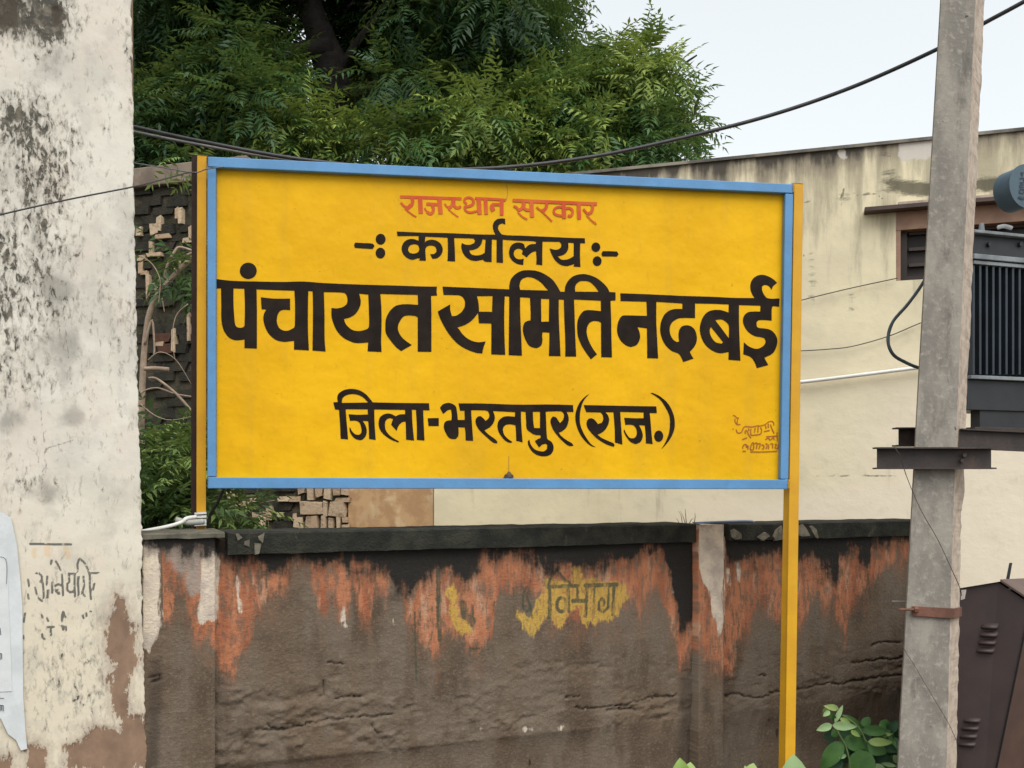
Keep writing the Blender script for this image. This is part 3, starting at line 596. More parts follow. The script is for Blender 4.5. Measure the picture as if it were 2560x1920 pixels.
for q in [(600, 1262, 80, 16), (640, 1250, 34, 8), (580, 1245, 26, 26), (572, 1225, 14, 22), (709, 1247, 30, 12), (735, 1248, 34, 12), (637, 1288, 16, 14), (655, 1300, 20, 26), (672, 1284, 16, 30), (660, 1280, 26, 8), (698, 1288, 14, 14), (736, 1290, 10, 12),
          (752, 1222, 20, 22), (775, 1232, 18, 34), (796, 1228, 20, 26), (818, 1232, 18, 34), (840, 1228, 18, 26), (862, 1226, 20, 24), (856, 1250, 40, 10), (776, 1272, 60, 36), (812, 1275, 10, 44), (842, 1272, 44, 32), (745, 1306, 26, 22), (778, 1308, 34, 30), (752, 1318, 14, 18),
          (808, 1306, 14, 30), (826, 1312, 12, 34), (845, 1310, 10, 32), (862, 1300, 16, 12), (864, 1318, 18, 14)]: brick(*q)

# ------------------------------------------------------------------ foliage
def frond_template(n_pair, L, ll, lw, droop, seed):
    """a pinnate leaf along +X, drooping in Z: quads for leaflets"""
    r = random.Random(seed); V = []; Q = []
    def leaflet(b, d, nrm, l, w_):
        side = d.cross(nrm).normalized(); k = len(V)
        mid_ = b + d * l * .42; tip = b + d * l + nrm * (-.10 * l)
        V.extend([b, mid_ + side * w_ / 2 + nrm * .06 * l, tip, mid_ - side * w_ / 2 + nrm * .06 * l]); Q.append((k, k + 1, k + 2, k + 3))
    pr = Vector((0, 0, 0))
    for i in range(n_pair):
        t = (i + 1) / (n_pair + .6); p = Vector((L * t * (1 - .12 * t), 0, -droop * L * t * t)); T = Vector((1, 0, -2 * droop * t)).normalized()
        up = Vector((0, 1, 0)).cross(T) * -1; up = Vector((-T.z, 0, T.x))
        sz = math.sin(math.pi * (.25 + .65 * t)) * r.uniform(.85, 1.12)
        for sg in (-1, 1):
            a = math.radians(r.uniform(48, 66)); d = (T * math.cos(a) + Vector((0, sg, 0)) * math.sin(a) - up * r.uniform(.05, .35)).normalized()
            leaflet(p, d, (up + Vector((0, sg * .2, 0))).normalized(), ll * sz, lw * sz)
    leaflet(p, T, up, ll * .9, lw)
    return np.array([tuple(v) for v in V]), np.array(Q)
def leaf_mesh(name, tpls, pos, fwd, up, scale, tint, mat, parent):
    """many fronds joined into one mesh"""
    Vs, Qs, Ts = [], [], []; k = 0
    ti = RN.integers(0, len(tpls), len(pos))
    for t in range(len(tpls)):
        I = np.where(ti == t)[0]
        if not len(I): continue
        V, Q = tpls[t]; f = fwd[I] / np.linalg.norm(fwd[I], axis=1, keepdims=True); s_ = np.cross(up[I], f); s_ /= np.linalg.norm(s_, axis=1, keepdims=True) + 1e-9; u = np.cross(f, s_)
        W = pos[I][:, None, :] + scale[I][:, None, None] * (V[None, :, 0:1] * f[:, None, :] + V[None, :, 1:2] * s_[:, None, :] + V[None, :, 2:3] * u[:, None, :])
        n = len(I); Vs.append(W.reshape(-1, 3)); Qs.append((Q[None] + (np.arange(n) * len(V))[:, None, None]).reshape(-1, 4) + k)
        Ts.append(np.repeat(tint[I], len(V))); k += n * len(V)
    V = np.concatenate(Vs); Q = np.concatenate(Qs); T = np.concatenate(Ts)
    me = bpy.data.meshes.new(name); me.vertices.add(len(V)); me.vertices.foreach_set('co', V.ravel()); me.loops.add(Q.size); me.loops.foreach_set('vertex_index', Q.ravel())
    me.polygons.add(len(Q)); me.polygons.foreach_set('loop_start', np.arange(0, Q.size, 4)); me.polygons.foreach_set('loop_total', np.full(len(Q), 4)); me.update(calc_edges=True)
    a = me.attributes.new('tint', 'FLOAT', 'POINT'); a.data.foreach_set('value', T.astype(float))
    me.materials.append(mat); o = bpy.data.objects.new(name, me); COL.objects.link(o)
    if parent: o.parent = parent; o.matrix_parent_inverse = parent.matrix_world.inverted()
    return o
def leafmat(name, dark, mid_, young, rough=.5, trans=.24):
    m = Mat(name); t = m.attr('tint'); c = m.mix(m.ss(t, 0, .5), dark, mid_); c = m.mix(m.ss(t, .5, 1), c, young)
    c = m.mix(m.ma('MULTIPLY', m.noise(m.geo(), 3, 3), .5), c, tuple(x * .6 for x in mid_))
    b = m.n('ShaderNodeBsdfPrincipled'); m.put(b.inputs['Base Color'], c); b.inputs['Roughness'].default_value = rough; b.inputs['Specular IOR Level'].default_value = .35
    tr = m.n('ShaderNodeBsdfTranslucent'); m.put(tr.inputs['Color'], m.mix(.5, c, young)); mx_ = m.n('ShaderNodeMixShader'); mx_.inputs[0].default_value = trans
    m.t.links.new(b.outputs[0], mx_.inputs[1]); m.t.links.new(tr.outputs[0], mx_.inputs[2]); m.t.links.new(mx_.outputs[0], m.out.inputs[0]); return m.m
neem = leafmat('neem_leaf', (.018, .056, .022), (.060, .150, .036), (.34, .42, .085))
bark = paint('bark', (.035, .028, .024), (.018, .014, .012), 9, .95, .9, .03)
TP = [frond_template(n, .42, .125, .030, d, i) for i, (n, d) in enumerate([(6, .15), (7, .35), (6, .5), (5, .25), (7, .6)])]
def crown(name, clusters, mat, parent, tpls=TP):
    pos, fwd, up, sc, tint = [], [], [], [], []
    for (c_, r_, n, t0, t1) in clusters:
        c_ = np.array(c_); u = RN.normal(size=(n, 3)); u /= np.linalg.norm(u, axis=1, keepdims=True)
        rad = r_ * RN.random(n) ** .55
        p = c_[None] + u * rad[:, None] * np.array([1, 1, .75]); fw = u + RN.normal(size=(n, 3)) * .45 + np.array([0, -.15, -.10])
        pos.append(p); fwd.append(fw); up.append(np.array([0, 0, 1.0]) + RN.normal(size=(n, 3)) * .35); sc.append(RN.uniform(.75, 1.15, n))
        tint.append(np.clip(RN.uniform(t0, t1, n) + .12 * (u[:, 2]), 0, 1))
    return leaf_mesh(name, tpls, *[np.concatenate(q) for q in (pos, fwd, up, sc, tint)], mat, parent)
CR = [(250, 470), (200, -900), (1500, -900), (1548, 0), (1541, 40), (1500, 56), (1470, 80), (1480, 110), (1440, 150), (1430, 240), (1440, 330), (1450, 430)]
CR2 = [(1300, 470), (1290, 260), (1400, 120), (1480, 90), (1563, 82), (1572, 128), (1600, 82), (1650, 106), (1680, 140), (1712, 156), (1738, 205), (1748, 260), (1762, 300), (1752, 365), (1740, 401), (1720, 470)]
def inpoly(x, y, p, m_=0): return float(sd_poly(np.array([x]), np.array([y]), p)[0]) > m_
def sample(poly, n, y0, y1, Y0, Y1, r0, r1, nf, tf, margin=1.0, avoid=None):
    xs = [p[0] for p in poly]; out = []; k = 0
    while len(out) < n and k < 60000:
        k += 1; x, y, Y = R.uniform(min(xs), max(xs)), R.uniform(y0, y1), R.uniform(Y0, Y1); r_ = R.uniform(r0, r1)
        if inpoly(x, y, poly, margin * r_ * F / Y) and not (avoid is not None and Y < 11.5 and y < 430 and float(d_line(np.array([x]), np.array([y]), avoid)[0]) < 22 + (r_ + .12) * F / Y):
            a, b_ = tf(x, y, Y); out.append((at(x, y, Y), r_, nf(r_), a, b_))
    return out
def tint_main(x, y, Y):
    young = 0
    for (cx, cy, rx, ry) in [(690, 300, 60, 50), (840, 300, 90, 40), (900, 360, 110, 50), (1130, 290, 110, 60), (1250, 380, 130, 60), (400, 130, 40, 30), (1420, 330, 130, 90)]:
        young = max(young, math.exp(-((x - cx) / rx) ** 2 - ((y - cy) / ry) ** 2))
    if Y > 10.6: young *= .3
    base = (-.12 if 860 < x < 1260 and y < 260 else (.0 if x < 660 else .22 + .14 * (x > 1000))); v = base + .62 * young + R.uniform(-.08, .12); return max(0, v - .15), min(1, v + .22)  # low tint right of the trunk paints in the crown's inner shade
TRK = [(760, -60), (790, 60), (832, 190), (828, 262)]
nt = thing('neem_tree', 'large dark neem tree with black trunk rising behind the left half of the sign', 'tree', at(850, HY, 11.4) - Vector((0, 0, CZ)))
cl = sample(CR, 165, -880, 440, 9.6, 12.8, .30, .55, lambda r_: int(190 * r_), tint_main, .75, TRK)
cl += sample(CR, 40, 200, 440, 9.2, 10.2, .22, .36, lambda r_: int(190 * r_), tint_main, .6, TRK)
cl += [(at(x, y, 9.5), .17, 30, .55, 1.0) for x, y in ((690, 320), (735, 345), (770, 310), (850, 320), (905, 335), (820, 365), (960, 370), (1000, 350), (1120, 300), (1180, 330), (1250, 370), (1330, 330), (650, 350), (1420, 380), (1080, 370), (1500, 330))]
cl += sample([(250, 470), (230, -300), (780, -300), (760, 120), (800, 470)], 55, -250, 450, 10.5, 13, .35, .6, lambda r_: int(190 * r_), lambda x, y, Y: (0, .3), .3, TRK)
cl += sample([(860, 300), (850, -500), (1300, -500), (1300, 300)], 110, -280, 300, 11.6, 13, .35, .6, lambda r_: int(190 * r_), lambda x, y, Y: (0, .12), .3)  # deep foliage tinted near black for the shaded inside of the crown
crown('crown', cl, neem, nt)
tr = MB(); tp = smooth_path([at(850, 1300, 11.4) * 1 - Vector((0, 0, at(850, 1300, 11.4).z)), at(845, 700, 11.3), at(825, 300, 11.2), at(832, 190, 11.1), at(800, 90, 11.1), at(768, -20, 11.2), at(740, -250, 11.3), at(720, -600, 11.4)], 6)
tr.tube(tp, [.30, .29, .28, .28, .27, .27, .26, .26, .26, .255, .25, .25, .25, .24, .24, .23, .23, .22, .22, .21, .20, .19, .18, .17, .17, .16, .16, .15, .15, .14, .13, .12, .12, .11, .11, .10, .1, .09, .08, .07, .06, .05, .04][:len(tp)] + [.05] * max(0, len(tp) - 43), 12)
tr.build('trunk', bark, nt, True)
for pts, r0 in [([(825, 120), (760, 125), (690, 140), (600, 110), (520, 60)], .12), ([(835, 200), (890, 110), (970, 10), (1080, -80)], .06), ([(840, 230), (960, 230), (1100, 250), (1250, 210), (1400, 160)], .07), ([(765, 0), (640, -60), (500, -60)], .09), ([(420, -20), (428, 40), (425, 60)], .02),
                ([(870, 20), (900, -10), (925, 5), (905, 30)], .02), ([(950, 285), (1000, 282), (1080, 265)], .015), ([(600, 110), (480, 180), (390, 260)], .05)]:
    b = MB(); p = smooth_path([at(x_, y_, 11.0 - .12 * i) for i, (x_, y_) in enumerate(pts)], 4); b.tube(p, [r0 * (1 - .75 * i / len(p)) for i in range(len(p))], 8); b.build('branch', bark, nt, True)
n2 = thing('neem_tree', 'paler thin edged neem tree against the sky above the right half of the sign', 'tree', at(1560, HY, 10.4) - Vector((0, 0, CZ)))
def tint2(x, y, Y):
    yg = 1.3 * math.exp(-((x - 1590) / 110) ** 2 - ((y - 200) / 60) ** 2) + .8 * math.exp(-((x - 1440) / 80) ** 2 - ((y - 300) / 80) ** 2)
    v = .34 + .5 * min(1, yg) + R.uniform(-.08, .12); return max(0, v - .15), min(1, v + .2)
cl = sample(CR2, 44, 60, 430, 9.6, 11.2, .16, .34, lambda r_: int(150 * r_), tint2, .8)
cl += sample(CR2, 46, 70, 430, 9.8, 10.8, .10, .16, lambda r_: int(170 * r_), tint2, .75)
crown('crown', cl, neem, n2)
b = MB(); p = smooth_path([Vector((1.22, 10.5, 0)), at(1550, 500, 10.5), at(1560, 380, 10.4), at(1600, 260, 10.4), at(1620, 150, 10.4)], 5); b.tube(p, [.13 * (1 - .85 * i / len(p)) for i in range(len(p))], 8); b.build('trunk', bark, n2, True)
for pts in [[(1570, 340), (1650, 330), (1740, 345)], [(1590, 280), (1660, 230), (1735, 210)], [(1560, 370), (1480, 320), (1420, 280)], [(1660, 230), (1700, 170), (1742, 138)], [(1720, 320), (1745, 250), (1750, 225)], [(1600, 150), (1605, 100)], [(1650, 330), (1640, 390)]]:
    b = MB(); p = smooth_path([at(x_, y_, 10.4) for x_, y_ in pts], 4); b.tube(p, [.022 * (1 - .7 * i / len(p)) for i in range(len(p))], 6); b.build('branch', bark, n2, True)

# overgrown bush and wild fig stem in the gap behind the pillar
nb = leafmat('bush_leaf', (.014, .036, .014), (.045, .10, .026), (.28, .38, .10))
TB = [frond_template(n, .30, .10, .024, d, 30 + i) for i, (n, d) in enumerate([(5, .2), (6, .5), (5, .7)])]
wb = thing('wild_bush', 'leafy green bush growing in the dark gap behind the pillar and left sign post', 'bush', Vector((-2.2, 6.2, 0)))
cl = []
for (x, y, Y, r_, n, a, b_) in [(380, 1150, 6.0, .16, 60, .3, .9), (430, 1120, 6.1, .16, 60, .3, .95), (460, 1150, 6.0, .14, 50, .2, .8), (400, 1180, 6.1, .16, 50, .1, .6), (360, 1280, 5.8, .16, 60, 0, .45), (410, 1290, 5.7, .16, 60, .05, .5), (460, 1280, 5.8, .15, 60, .1, .7), (440, 1320, 5.7, .15, 50, 0, .5), (340, 1330, 5.8, .2, 50, 0, .4), (560, 1300, 6.4, .14, 34, .2, .7), (600, 1310, 6.4, .12, 30, .3, .9), (620, 1290, 6.6, .08, 14, .4, .9), (520, 1330, 6.4, .15, 40, .1, .5),
                                (470, 1270, 5.7, .1, 24, .5, 1), (440, 700, 6.4, .07, 14, .2, .7), (455, 680, 6.4, .06, 12, .3, .8), (470, 640, 6.4, .06, 8, .3, .8), (478, 415, 7.5, .08, 8, .7, 1), (470, 1160, 5.8, .07, 9, .8, 1), (420, 1130, 5.85, .08, 9, .8, 1), (380, 1150, 5.8, .07, 8, .8, 1), (440, 1210, 5.7, .06, 6, .8, 1)]:
    cl.append((at(x, y, Y), r_, n, a, b_))
crown('foliage', cl, nb, wb, TB)
figbark = paint('fig_bark', (.40, .30, .22), (.27, .20, .15), 14, .85, .5, .006, grime=(.15, .11, .08), gs=9)
for i, (pts, r0, r1, Y) in enumerate([([(352, 1100), (356, 960), (362, 860), (372, 790), (392, 740), (425, 700), (455, 668), (485, 640)], .022, .014, 6.3), ([(425, 700), (412, 690), (422, 655), (436, 630), (450, 618), (485, 628)], .010, .008, 6.32), ([(362, 860), (380, 800), (386, 870), (384, 885)], .008, .005, 6.28),
                                      ([(360, 922), (390, 921), (422, 924)], .014, .016, 6.25), ([(372, 945), (392, 947), (430, 975), (455, 1000), (480, 1030)], .007, .010, 6.2), ([(352, 985), (365, 975), (395, 970), (440, 985), (482, 992)], .005, .005, 6.2), ([(360, 1118), (385, 1150), (400, 1180), (402, 1210), (435, 1232)], .006, .006, 5.9),
                                      ([(560, 1220), (545, 1255), (522, 1300), (516, 1400)], .008, .008, 5.0), ([(480, 632), (450, 645), (425, 655)], .008, .006, 6.3), ([(405, 745), (411, 780)], .004, .003, 6.2)]):
    b = MB(); p = smooth_path([at(x, y, Y) for x, y in pts], 5); b.tube(p, [r0 + (r1 - r0) * k / len(p) for k in range(len(p))], 8)
    b.build('stem', figbark if i not in (6, 7) else bark, wb, True)
b = MB(); p = smooth_path([at(352, 1100, 6.3), Vector((-2.35, 6.3, .6)), Vector((-2.3, 6.3, 0))], 4); b.tube(p, .024, 8); b.build('stem', figbark, wb, True)

# ------------------------------------------------------------------ signboard
YL, YR = 3.90, 3.90 * 830 / 762
TL, TR_, BL, BR_ = at(518, 391, YL), at(1984, 460, YR), at(519, 1221, YL), at(1970, 1222, YR)
SG = Plane3(TL, TR_, BL)
REC = .032
m = Mat('yellow_enamel'); P = m.geo()
q = m.noise(P, 1.6, 5); q2 = m.noise(P, 7, 6, .6); q3 = m.noise(m.scl(P, (1, 1, .5)), 30, 6, .7)
c = m.mix(m.ss(q, .40, .60), (.77, .425, .006), (.71, .380, .006)); c = m.mix(m.ss(q2, .5, .72, 0, .30), c, (.60, .30, .012)); c = m.mix(m.ss(q3, .56, .74, 0, .30), c, (.45, .23, .02)); c = m.mix(m.ss(m.noise(m.scl(P, (9, 9, .7)), 1.0, 6, .6), .50, .70, 0, .22), c, (.52, .30, .03)); c = m.mix(m.ss(m.noise(P, 55, 3, .5), .70, .76, 0, .5), c, (.30, .15, .02))
dz = m.ma('ADD', m.ma('MULTIPLY', q, 1.0), m.ma('MULTIPLY', m.noise(P, 3.5, 2), .5))
yellow = m.fin(c, m.ss(q2, .3, .7, .50, .62), m.bump(dz, .35, .06, m.bump(m.noise(P, 300, 2), .15, .0006)), 0, .12)
blue = paint('blue_paint', (.110, .275, .51), (.095, .235, .43), 7, .55, .25, .003, grime=(.06, .16, .34), gs=7, gl=.62, gh=.8)
yelp = paint('yellow_post_paint', (.68, .36, .016), (.60, .30, .016), 5, .55, .25, .003, grime=(.38, .20, .03), gs=6, gl=.62, gh=.8)
sg = thing('signboard', 'large yellow metal office signboard with blue frame and black Hindi lettering on yellow posts', 'signboard', Vector((0, 4.07, 1.6)))
def plate(name, pts, off, depth, mat, bev=0.0):
    b = MB(); b.prism([SG.hit(x, y, off) for x, y in pts], SG.n * -depth); return b.build(name, mat, sg, bevel=bev)
plate('panel', [(519, 1219), (1970, 1219), (1983, 462), (519, 393)], -REC, .004, yellow)
plate('frame_bar', [(518, 416.5), (518, 391), (1984, 460), (1983.5, 483)], 0, REC - .002, blue, .003)
plate('frame_bar', [(518.5, 1221), (518.3, 1193), (1971, 1199), (1970, 1223)], 0, REC - .002, blue, .003)
plate('frame_bar', [(518, 418), (539.5, 419), (539.5, 1192), (518.3, 1191.5)], -.002, REC - .004, blue, .003)
plate('frame_bar', [(1963.5, 483.5), (1983.4, 484.5), (1971.2, 1198), (1951.5, 1197.8)], -.002, REC - .004, blue, .003)
# posts
def post(name, tops, bots, depth, mat):
    b = MB(); k = [Vector(p) for p in tops] + [Vector(p) for p in bots]
    n = len(tops); b.add(k, [tuple(range(n)), tuple(range(2 * n - 1, n - 1, -1))] + [(i, (i + 1) % n, n + (i + 1) % n, n + i) for i in range(n)]); return b.build(name, mat, sg, bevel=.002)
yl = YL + .015
def low(px, Y): p = at(px, HY, Y); p.z = 0.0; return p
post('post', [at(493, 387, yl), at(516.5, 389, yl), at(516.5, 389, yl + .045), at(493, 387, yl + .045)], [low(489, yl + .10), low(513, yl + .10), low(513, yl + .145), low(489, yl + .145)], 0, yelp)
post('post_flange', [at(479, 388, yl + .05), at(492.5, 387, yl + .05), at(492.5, 387, yl + .055), at(479, 388, yl + .055)], [low(476, yl + .15), low(488.6, yl + .15), low(488.6, yl + .155), low(476, yl + .155)], 0, paint('dark_angle_iron', (.045, .025, .020), (.03, .018, .015), 12, .8))
yr = YR + .012
# right post: two faces of an angle section, leaning slightly
T0 = [at(1973, 462, yr + .045), at(1985.5, 457, yr), at(2008, 459, yr), at(2008, 459, yr + .05)]
def ext(px1, py1, px2, py2, py): return px1 + (px2 - px1) * (py - py1) / (py2 - py1)
def pr(x_top, x_bot, Y, z=0.0):
    py = HY + F * (CZ - z) / Y; x = ext(0, 460, 0, 1900, py); xx = x_top + (x_bot - x_top) * (py - 460) / 1440; p = at(xx, py, Y); p.z = z; return p
post('post', T0, [pr(1973, 1946, yr + .045), pr(1985.5, 1963, yr), pr(2008, 1988, yr), pr(2008, 1988, yr + .05)], 0, yelp)

# lettering traced as outlines
def smooth_poly(pts, sub=4, lim=46):
    n = len(pts); P_ = [Vector(p) for p in pts]; cor = []
    for i in range(n):
        a, b_ = P_[i] - P_[i - 1], P_[(i + 1) % n] - P_[i]
        cor.append(a.length < 1e-6 or b_.length < 1e-6 or math.degrees(a.angle(b_)) > lim)
    out = []
    for i in range(n):
        p0, p1, p2, p3 = P_[i - 1], P_[i], P_[(i + 1) % n], P_[(i + 2) % n]; L = (p2 - p1).length
        t1 = (p2 - p1) if cor[i] else (p2 - p0).normalized() * L; t2 = (p2 - p1) if cor[(i + 1) % n] else (p3 - p1).normalized() * L
        if cor[i] and cor[(i + 1) % n]: out.append(p1); continue
        for k in range(sub):
            t = k / sub; h = t * t * t; q = t * t
            out.append(p1 * (2 * h - 3 * q + 1) + t1 * (h - 2 * q + t) + p2 * (-2 * h + 3 * q) + t2 * (h - q))
    return out
def chain(*segs):
    out = []
    for (ox, oy, s), pts in segs: out += [(ox + a / s, oy + b_ / s) for a, b_ in pts]
    return out
Z1, Z2, Z3, Z4, Z5 = (530, 650, 6.1444), (810, 650, 6.1444), (1080, 650, 6.1444), (1340, 650, 6.1444), (1610, 660, 6.1444)
A_, B_ = (980, 470, 7.9), (1240, 470, 7.9); C3, C4 = (860, 540, 6.1444), (1200, 540, 6.1444); L1, L2, L3 = (820, 950, 6.9125), (1120, 950, 6.9125), (1400, 950, 6.9125)
LET = []       # (part name, [loops])
LET.append([chain((Z1, [(65, 292), (300, 318), (700, 330), (1100, 336), (1400, 330), (1700, 352)]),
    (Z2, [(600, 378), (1100, 392), (1500, 405), (1738, 408), (1730, 480), (1738, 546), (1645, 548), (1650, 800), (1650, 1410), (1440, 1408), (1440, 880), (1400, 860), (1300, 850), (1220, 870), (1160, 950), (1135, 1030), (1150, 1110), (1200, 1190), (1270, 1250), (1350, 1305), (1185, 1398), (1110, 1340), (1010, 1220), (950, 1120), (942, 1020), (950, 910), (1000, 800), (1090, 710), (1170, 685), (1280, 678), (1445, 688), (1440, 535), (1150, 528), (865, 520), (880, 700), (885, 1000), (878, 1250), (885, 1412), (670, 1402), (678, 1265), (600, 1272), (500, 1275), (420, 1255), (300, 1195), (200, 1090), (140, 960), (115, 860), (115, 735), (200, 742), (290, 720), (350, 670), (360, 600), (340, 530), (300, 502)]),
    (Z1, [(1718, 492), (1728, 800), (1730, 1200), (1745, 1405), (1543, 1390), (1548, 1100), (1550, 700), (1545, 480), (1480, 475), (1475, 700), (1475, 1100), (1490, 1388), (1260, 1375), (1260, 1240), (1180, 1250), (1100, 1255), (980, 1225), (870, 1130), (810, 1010), (788, 900), (800, 820), (835, 760), (762, 755), (750, 572), (950, 592), (1200, 592), (1200, 770), (1090, 765), (1030, 800), (1000, 880), (1000, 970), (1040, 1050), (1110, 1085), (1180, 1080), (1260, 1040), (1272, 1000), (1275, 700), (1265, 470), (1000, 462), (685, 450), (690, 800), (690, 1360), (498, 1352), (500, 1220), (430, 1230), (340, 1228), (250, 1180), (180, 1080), (145, 930), (142, 700), (138, 435), (68, 435)])),
    chain((Z1, [(330, 435), (495, 440), (505, 700), (500, 1010), (470, 1035), (400, 1035), (360, 1000), (340, 850), (330, 650)])),
    chain((Z2, [(540, 515), (680, 530), (690, 800), (690, 1020), (660, 1060), (530, 1090), (430, 1070), (340, 990), (305, 905), (400, 880), (490, 820), (550, 720), (565, 640), (555, 570)]))])
LET.append([chain((Z1, ell(557, 165, 130, 125, 24)[:-1]))])
LET.append([chain((Z3, [(162, 408), (600, 425), (1185, 450), (1190, 380), (1215, 290), (1290, 210), (1380, 165), (1480, 155), (1600, 165), (1720, 210), (1850, 300), (1930, 410), (1970, 485), (2038, 488)]),
    (Z4, [(446, 430), (455, 390), (500, 310), (580, 245), (700, 215), (810, 228), (930, 275), (1040, 360), (1100, 430), (1130, 492), (1222, 495), (1222, 620), (1145, 625), (1155, 900), (1160, 1200), (1168, 1495), (1003, 1492), (1000, 1250), (998, 960), (950, 940), (870, 940), (820, 970), (785, 1040), (780, 1120), (800, 1210), (850, 1320), (900, 1400), (938, 1447), (845, 1525), (760, 1410), (690, 1290), (645, 1170), (632, 1050), (640, 930), (680, 840), (740, 780), (820, 768), (998, 785), (995, 625), (585, 605), (595, 900), (605, 1200), (618, 1482), (450, 1482), (450, 1250), (435, 900), (428, 610), (350, 605), (350, 850), (360, 1100), (378, 1476), (198, 1474), (205, 1250), (205, 1115), (100, 1108), (95, 1180), (100, 1230), (80, 1310), (30, 1345)]),
    (Z3, [(1590, 1352), (1500, 1320), (1440, 1230), (1400, 1110), (1398, 1030), (1425, 960), (1470, 935), (1515, 925), (1515, 800), (1505, 580), (1355, 570), (1355, 800), (1368, 1100), (1382, 1470), (1178, 1460), (1180, 1200), (1185, 800), (1185, 560), (1118, 555), (1110, 800), (1112, 1100), (1125, 1458), (910, 1448), (912, 1200), (912, 975), (720, 970), (708, 812), (690, 835), (620, 920), (520, 990), (390, 1035), (420, 1070), (480, 1150), (580, 1225), (700, 1262), (825, 1250), (790, 1350), (772, 1435), (680, 1425), (540, 1375), (400, 1290), (270, 1150), (170, 990), (110, 860), (88, 790), (280, 680), (280, 760), (305, 860), (370, 855), (450, 800), (500, 720), (505, 640), (480, 580), (430, 545), (350, 538), (178, 535)])),
    chain((Z3, [(690, 555), (930, 552), (922, 795), (724, 792), (718, 690), (705, 610)])),
    chain((Z3, [(1355, 458), (1345, 390), (1370, 310), (1430, 270), (1500, 262), (1580, 285), (1680, 350), (1750, 430), (1785, 468)])),
    chain((Z3, [(1675, 595), (1800, 598), (1795, 945), (1680, 948)])),
    chain((Z4, [(605, 485), (600, 430), (620, 370), (670, 330), (730, 320), (820, 335), (890, 390), (965, 488)]))])
LET.append([chain((Z4, [(1295, 510), (1700, 525), (2100, 543)]),
    (Z5, [(550, 488), (1050, 503), (1400, 520), (1700, 522), (1660, 460), (1635, 380), (1640, 290), (1680, 220), (1750, 175), (1820, 165), (1900, 185), (1990, 235), (2045, 288), (1985, 340), (1960, 395), (1920, 340), (1860, 320), (1815, 340), (1815, 400), (1845, 470), (1900, 525), (2082, 528), (2078, 655), (1990, 645), (1965, 670), (1962, 870), (1850, 860), (1760, 865), (1728, 895), (1735, 960), (1760, 980), (1850, 990), (1940, 1010), (2010, 1070), (2050, 1170), (2030, 1280), (1980, 1370), (1850, 1440), (1910, 1552), (1735, 1598), (1700, 1510), (1640, 1430), (1525, 1385), (1535, 1200), (1590, 1250), (1680, 1295), (1760, 1298), (1840, 1250), (1868, 1190), (1850, 1140), (1800, 1125), (1700, 1105), (1600, 1040), (1540, 950), (1520, 870), (1540, 790), (1600, 740), (1680, 730), (1785, 730), (1790, 640), (1460, 630), (1460, 900), (1470, 1200), (1482, 1485), (1298, 1470), (1300, 1350), (1180, 1370), (1080, 1345), (970, 1270), (900, 1170), (860, 1040), (865, 930), (910, 810), (980, 735), (1060, 708), (1160, 705), (1230, 720), (1300, 745), (1302, 620), (1050, 610), (785, 605), (785, 830), (600, 828), (520, 840), (440, 890), (400, 960), (400, 1060), (440, 1150), (500, 1195), (540, 1190), (530, 1100), (540, 1020), (580, 960), (650, 940), (720, 955), (780, 1010), (810, 1100), (810, 1180), (780, 1260), (705, 1350), (735, 1410), (762, 1452), (605, 1505), (540, 1385), (420, 1330), (320, 1230), (265, 1110), (248, 1000), (265, 880), (320, 770), (400, 710), (480, 690), (590, 690), (590, 605), (190, 580), (190, 900), (205, 1200), (218, 1450), (50, 1445), (48, 1200), (45, 988)]),
    (Z4, [(1560, 1030), (1590, 1110), (1600, 1190), (1560, 1290), (1500, 1325), (1440, 1332), (1360, 1295), (1290, 1220), (1250, 1120), (1248, 1020), (1280, 910), (1330, 855), (1400, 850), (1705, 858), (1697, 640), (1300, 630)])),
    chain((Z5, [(1095, 862), (1150, 853), (1210, 857), (1290, 920), (1305, 970), (1303, 1140), (1200, 1000)])),
    chain((Z5, [(1028, 965), (1120, 1080), (1215, 1200), (1190, 1222), (1100, 1200), (1030, 1110), (1010, 1020)]))])
